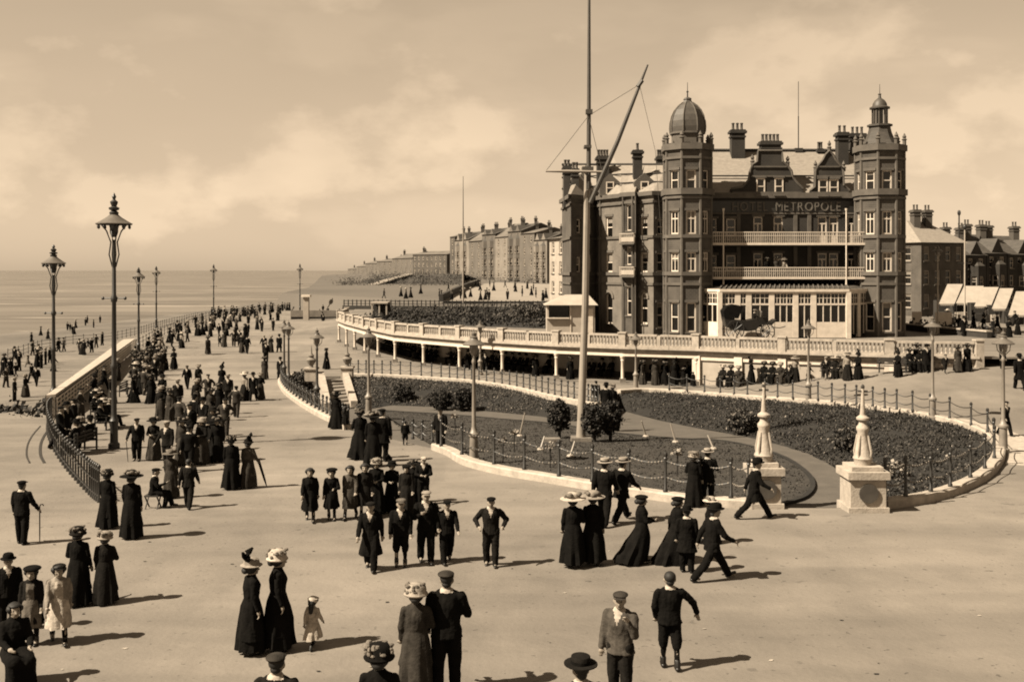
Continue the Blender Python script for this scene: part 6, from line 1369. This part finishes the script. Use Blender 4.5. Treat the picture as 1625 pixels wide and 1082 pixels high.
for px, ft, tp, yaw, spec, label, held in HERO:
    spec = dict(spec); spec.pop('low_', None); p = gp(px, ft) if not ('path' in label and 'flagstaff' in label) else gp(px, ft)
    small = ft - tp < 60
    f = figure(vox=.022 if small else .0155, fine=not small, **spec); t = put(f, p, yaw, (ft - tp) * p.y / F, label)
    if held == 'stickL': stick(t, f, -1, 'thin cane held by the man walking outside the railing')
    if held == 'stickR': stick(t, f, -1, 'walking stick of the man left of the woman in brown', (.05, .05))
    if held == 'parasol': stick(t, f, -1, 'closed parasol the plumed lady leans on', (.25, -.05), 'parasol', 'cloth_dark')
# figures whose heads only rise into the frame along its lower edge
for px, tp, yaw, spec, label in ((439, 1036, 175, MAN('dark', hat='cap', hatc='brown'), 'man in brown flat cap, only his head showing at the bottom edge'), (602, 1015, 180, LADY('black', .5, 'flowers', 'stand', hatc='black', seed=41), 'woman with large dark trimmed hat, only her head showing at the bottom edge'),
                                 (922, 1040, 190, MAN('dark', hat='boater', hatc='dark'), 'person in banded dark boater, only the hat showing at the bottom edge')):
    f = figure(vox=.017, **spec); d = 10.
    for _ in range(40): d = (H - g(0, d) - f['top']) * F / (tp - HY)
    x = (px - CX) / F * d; put(f, Vector((x, d, g(x, d))), yaw, f['top'], label)
def stool_under(p, label='small wooden stool under the seated woman at the lower left corner'):
    t = thing('stool', p, label, 'stool'); mb = MB(); mb.lathe([(.2, .36), (.2, .40)], 12); part_l(t, 'seat', mb, 'wood')
    for k in range(3): a = k * 2.1; mb = MB(); mb.tube([(.05 * math.cos(a), .05 * math.sin(a), .36), (.18 * math.cos(a), .18 * math.sin(a), 0)], .018, 6); part_l(t, 'leg', mb, 'wood')
# seated figures low left
f = figure(vox=.018, **LADY('black', .8, None, 'seat', seed=43)); p = gp(24, 1082); put(f, p, 35, 1, 'woman in black seated low at the lower left corner', scale=.92); stool_under(p)
f = figure(vox=.018, **MAN('black', .8, 'cap', 'seat2', hatc='black')); p = gp(243, 806); put(f, p, 100, 1, 'man in black sitting low on the pavement near the bareheaded man', scale=.85)
st_ = thing('stool', p, 'small folding stool under the man sitting by the railing end', 'stool'); mb = MB(); mb.mm(-.2, .2, -.2, .2, .36, .4); part_l(st_, 'seat', mb, 'wood'); mb = MB()
for sx_ in (-.17, .17): mb.beam((sx_, -.18, 0), (sx_, .18, .36), .03, .03); mb.beam((sx_, .18, 0), (sx_, -.18, .36), .03, .03)
part_l(st_, 'leg_frame', mb, 'wood')
# ---- the crowd: archetypes, then copies
ARCH = []
for k, (spec) in enumerate((MAN('black', .8, 'cap', 'walk', hatc='black'), MAN('black', .45, 'bowler', 'walk2', hatc='black'), MAN('dark', .8, 'boater', 'stand', hatc='straw'), MAN('brown', .78, 'cap', 'elbows', hatc='dark'), MAN('dark', .78, 'cap', 'stick', hatc='pale'),
                            LADY('black', .4, 'wide', 'walk', hatc='black', seed=1), LADY('dark', .85, 'flowers', 'link', hatc='pale', sk='brown', seed=2), LADY('brown', .45, 'wide', 'stand', hatc='dark', sk='brown', seed=3), LADY('black', .85, 'feather', 'clasp', hatc='dark', seed=4), LADY('pale', .85, 'wide', 'walk2', hatc='white', sk='dark', seed=5),
                            GIRL('tan', .5, 'tam', 'walk', hatc='pale', seed=6), BOY('dark', 'cap', 'walk2', hatc='dark', seed=7))):
    f = figure(vox=.03, fine=False, **spec); f['merged'] = merge(f); ARCH.append(f)
SEATED = []
for spec in (MAN('black', .8, 'bowler', 'seat', hatc='black'), MAN('dark', .8, 'cap', 'seat2', hatc='pale'), LADY('black', .8, 'wide', 'seat', hatc='black', seed=1), LADY('brown', .8, 'flowers', 'seat2', hatc='pale', seed=2), LADY('dark', .8, 'wide', 'seat', hatc='white', seed=3)):
    f = figure(vox=.032, fine=False, **spec); f['merged'] = merge(f); SEATED.append(f)
FARF = [merge(figure(vox=.05, fine=False, **sp)) for sp in (MAN('black', .8, 'cap', 'walk', hatc='black'), LADY('black', .4, 'wide', 'walk', hatc='black', seed=1), MAN('dark', .5, 'bowler', 'stand', hatc='black'), LADY('grey', .85, 'wide', 'walk2', hatc='white', sk='black', seed=5))]
bpy.data.scenes.remove(PSC)
rc = random.Random(21); PROTO = {}
LOOK = ['man in black suit and cap', 'man in black overcoat and bowler', 'man in straw boater', 'man in brown jacket, elbows out', 'man in dark suit and pale cap', 'woman in black coat', 'woman in pale flowered hat', 'woman in brown coat',
        'woman in black with tall plume', 'woman in white hat', 'girl in tan coat and pale tam', 'boy in dark jacket and cap']
SLOOK = ['seated man in black bowler', 'seated man in pale cap', 'seated woman in black', 'seated woman in flowered hat', 'seated woman in white hat']
MARKS = [((183, 712), 'tallest lamp'), ((85, 655), 'lattice lamp'), ((220, 566), 'thin paired lamps'), ((339, 505), 'lone middle lamp'), ((476, 497), 'last tall lamp'), ((451, 606), 'left kerb lamps'), ((752, 600), 'colonnade lamp'), ((1009, 619), 'flagstaff lamp'), ((367, 776), 'parasol lady'), ((217, 731), 'stick man'),
         ((1592, 718), 'right tip lamp'), ((1480, 666), 'terrace end lamp'), ((1283, 640), 'veranda lamp'), ((500, 602), 'stair urns')]
def where(p):
    q = (CX + F * p.x / p.y, HY + F * (H - p.z) / p.y); m = min(MARKS, key=lambda m: (m[0][0] - q[0]) ** 2 + 2 * (m[0][1] - q[1]) ** 2)
    return ('left of ' if q[0] < m[0][0] - 6 else 'right of ' if q[0] > m[0][0] + 6 else 'by ') + m[1]
FARM = []
def crowd(p, yaw, label, group, kinds=None, detail=False, h_=None, seated=False):
    pool = SEATED if seated else ARCH; k = rc.choice(kinds or range(len(pool))); f = pool[k]
    label = label if group is None or label.startswith('!') or 'balcony' in label else (SLOOK if seated else LOOK)[k] + ', ' + label + ', ' + where(p)
    sc = (h_ or rc.uniform(.94, 1.04)) * (.96 if k in (5, 6, 7, 8, 9) and not seated else .72 if k in (10, 11) and not seated else 1)
    if detail:
        key = (seated, k)
        if key in PROTO: t = copy_tree(PROTO[key])
        else: t = PROTO[key] = put(f, p, yaw, 1, label, group, scale=1)
        t.location = p; t.rotation_euler.z = R(yaw); t.scale = (sc * 1.14, sc * 1.14, sc); t['label'] = label; t['group'] = group or 'x'; WL[t.name] = p
    else:
        t = bpy.data.objects.new('person', f['merged']); COL.objects.link(t); t.location = p; t.rotation_euler.z = R(yaw); t.scale = (sc * 1.14, sc * 1.14, sc); tag(t, label, 'person', group)
    return t
MID = [(255, 666), (265, 742), (290, 738), (282, 652), (297, 617), (315, 616), (285, 692), (302, 702), (320, 736), (345, 732), (323, 692), (300, 748), (308, 682), (335, 668), (348, 657), (362, 642), (375, 662), (357, 694), (342, 700), (388, 636), (402, 636), (413, 634), (276, 586),
       (330, 562), (420, 602), (445, 602), (270, 668), (258, 640), (330, 640), (352, 622), (232, 622), (240, 640), (226, 600), (214, 616), (246, 604), (258, 590), (338, 715), (312, 652)]
for i, (px, py) in enumerate(MID):
    crowd(gp(px, py), rc.choice((0, 0, 180, 180, 20, -20, 160)), 'mid promenade', 'strollers in the middle of the promenade', detail=True)
for px, py in ((349, 550), (356, 551), (371, 550), (380, 549), (384, 560), (392, 561), (419, 560), (430, 559), (443, 559), (422, 575)):
    crowd(gp(px, py), rc.choice((0, 180, 10)), 'far promenade', 'strollers in the loose line', detail=True)
def scatter(poly, n, fn, yaws, label, group, mind=.55, tries=4000, far=False, **k):
    out_ = []; xs = [q[0] for q in poly]; ys = [q[1] for q in poly]
    while len(out_) < n and tries:
        tries -= 1; q = (rc.uniform(min(xs), max(xs)), rc.uniform(min(ys), max(ys)))
        if not inpoly(q[0], q[1], poly): continue
        p = fn(*q)
        if any((p - o).length < mind for o in out_): continue
        out_.append(p)
        if far: FARM.append((p, rc.choice(yaws) + rc.uniform(-20, 20))); continue
        crowd(p, rc.choice(yaws) + rc.uniform(-20, 20), label, group, **k)
scatter([(195, 645), (205, 590), (240, 545), (300, 520), (350, 508), (352, 520), (300, 540), (268, 575), (250, 620), (225, 645)], 52, gp, (0, 90, 180, -90), 'railing crowd', 'crowd along the sea railing', .6, detail=True)
scatter([(340, 505), (440, 494), (474, 490), (470, 500), (430, 528), (370, 545), (340, 540), (310, 535)], 46, gp, (0, 180, 20), 'small dark figure in the far crowd before the end of the promenade', 'crowd at the far end of the promenade', .8, far=True)
scatter([(495, 500), (530, 492), (545, 505), (540, 522), (510, 520)], 9, gp, (0, 180), 'far end wall', 'people by the far end wall', .8, far=True)
scatter([(0, 598), (10, 575), (62, 556), (120, 548), (165, 545), (160, 556), (90, 590), (30, 640), (0, 640)], 30, lambda x, y: pz(x, y, -1.5), (0, 180, 90, -90), 'lower walk', 'people on the lower sea walk', .7, detail=False)
scatter([(20, 545), (60, 525), (150, 508), (170, 515), (120, 532), (60, 545)], 12, lambda x, y: pz(x, y, -4.0), (0, 180, 90), 'tiny figure on the sands by the water', 'people on the sands', 2, far=True)
scatter([(585, 476), (690, 462), (760, 452), (868, 458), (868, 478), (740, 478)], 34, lambda x, y: solve(x, y, lambda a, b: hz(0, b) + .4 if b > 155 else TZ), (90, -90, 0), 'tiny dark figure on the far carriage road', 'people on the far carriage road', 1.2, far=True)
scatter([(1490, 515), (1625, 505), (1625, 540), (1500, 535)], 16, lambda x, y: solve(x, y, lambda a, b: 2.45), (0, 90, -90), 'shop stalls', 'people among the shop stalls', .8)
scatter([(300, 512), (345, 500), (440, 491), (474, 488), (474, 494), (440, 497), (350, 508)], 34, gp, (0, 180, 90), 'x', 'x', .6, far=True)
# sitters: along the back wall of the colonnade, on the benches, on the sea side benches
for i in range(len(back) - 1):
    if i < 3: continue
    a, b = back[i], back[i + 1]; n = int((b - a).length / .72); rz = math.degrees(math.atan2((b - a).y, (b - a).x))
    for k in range(n):
        if rc.random() < .22: continue
        p = a.lerp(b, (k + .5) / n) + outward(a, b) * .48 + Vector((0, 0, .06)); crowd(p, rz + rc.uniform(-12, 12), 'colonnade', 'sitters in the colonnade', seated=True, h_=1.0)
for k, (px, py) in enumerate(((770, 592), (850, 598), (905, 603), (1020, 610), (1040, 611), (1055, 611), (1070, 612), (742, 588))):
    crowd(gp(px, py), rc.choice((0, 180, 60)), 'colonnade walk', 'people in front of the colonnade', detail=True, kinds=[0, 1, 5, 7, 8])
for px, py in ((1128, 610), (1192, 610), (1262, 606), (1284, 605), (1345, 603), (1362, 602), (1425, 598), (1500, 592), (1520, 590), (1535, 588)):
    crowd(gp(px, py), rc.choice((0, 0, 180, 60, -60)), 'wall foot', 'people at the foot of the terrace wall', detail=True)
for i, b_ in enumerate(BEN):
    if i == 3 or i == 7: continue
    rz = b_.rotation_euler.z; n = 3 if i != 5 else 4; u_ = Vector((math.cos(rz), math.sin(rz), 0)); n_v = Vector((math.sin(rz), -math.cos(rz), 0))
    for k in range(n):
        x = (k - (n - 1) / 2) * .56; p = b_.location + u_ * x + n_v * .16 + Vector((0, 0, .0)); crowd(p, math.degrees(rz) + rc.uniform(-10, 10), 'wall bench' if i > 3 else 'railing bench', 'sitters at the terrace wall' if i > 3 else 'sitters by the sea railing', seated=True, h_=1.0, detail=i <= 3)
for px, py in ((118, 690), (128, 672), (104, 700), (150, 640), (165, 622), (178, 640), (158, 655), (186, 604), (95, 712)):
    crowd(gp(px, py), rc.choice((90, -90, 0, 60)), 'inside the railing', 'people inside the curved railing', detail=True, kinds=[0, 1, 5, 6, 8, 3])
for px, (yy), lab, kk in ((1217, 440, 'dark clad guest left of the woman in white on the lower balcony', 5), (1232, 440, 'guest in brown leaning on the lower hotel balcony', 7), (1244, 440, 'guest in grey and white hat on the lower hotel balcony', 9)):
    q = at(px, 88.75, zz(441, 88.3)); crowd(q, rc.uniform(-20, 20), lab, 'guests on the hotel balcony', kinds=[kk])
q = at(1196, 84.3, TZ + 1.0); o = crowd(q, 90, 'driver in white topped hat sitting up on the waiting carriage', None, kinds=[1], seated=True)
for px, py, lab in ((1455, 588, 'woman in dark dress at the end of the terrace wall, left of two'), (1470, 590, 'stout person in dark clothes at the end of the terrace wall')):
    o = crowd(gp(px, py), 0, lab, None, kinds=[5 if px < 1460 else 1], detail=True); del o['group']

vs_, fs, mi, mats = [], [], [], []
for p, yaw in FARM:
    me = rc.choice(FARF); mt = Matrix.Translation(p) @ Matrix.Rotation(R(yaw), 4, 'Z') @ Matrix.Scale(rc.uniform(.92, 1.04), 4); o = len(vs_); vs_ += [tuple(mt @ v.co) for v in me.vertices]; mp_ = []
    for m in me.materials:
        if m not in mats: mats.append(m)
        mp_.append(mats.index(m))
    for q in me.polygons: fs.append(tuple(i + o for i in q.vertices)); mi.append(mp_[q.material_index])
me = bpy.data.meshes.new('distant_crowd'); me.from_pydata(vs_, [], fs); me.update()
for m in mats: me.materials.append(m)
me.polygons.foreach_set('material_index', mi); me.polygons.foreach_set('use_smooth', [True] * len(fs)); o = link('distant_crowd', me); o['kind'] = 'stuff'
same = {}
for o in COL.objects:
    if o.get('group') and o.name.startswith('person'): same.setdefault(o['label'], []).append(o)
ORD = {2: ['left one', 'right one'], 3: ['left one', 'middle one', 'right one']}
for lb, os_ in same.items():
    n = len(os_)
    if n < 2: continue
    os_.sort(key=lambda o: o.location.x / o.location.y)
    names = ORD.get(n) or ['leftmost'] + ['%s from left' % w_ for w_ in ('second', 'third', 'fourth', 'fifth', 'sixth', 'seventh', 'eighth')[:n - 2]] + ['rightmost']
    for o, w_ in zip(os_, names): o['label'] = (lb + ', ' + w_) if len((lb + ' ' + w_).split()) <= 16 else lb.replace('man in black overcoat and bowler', 'man in bowler').replace('man in dark suit and pale cap', 'man in pale cap').replace('man in brown jacket, elbows out', 'man in brown jacket').replace('boy in dark jacket and cap', 'boy in cap').replace('girl in tan coat and pale tam', 'girl in tan coat').replace('seated ', '') + ', ' + w_
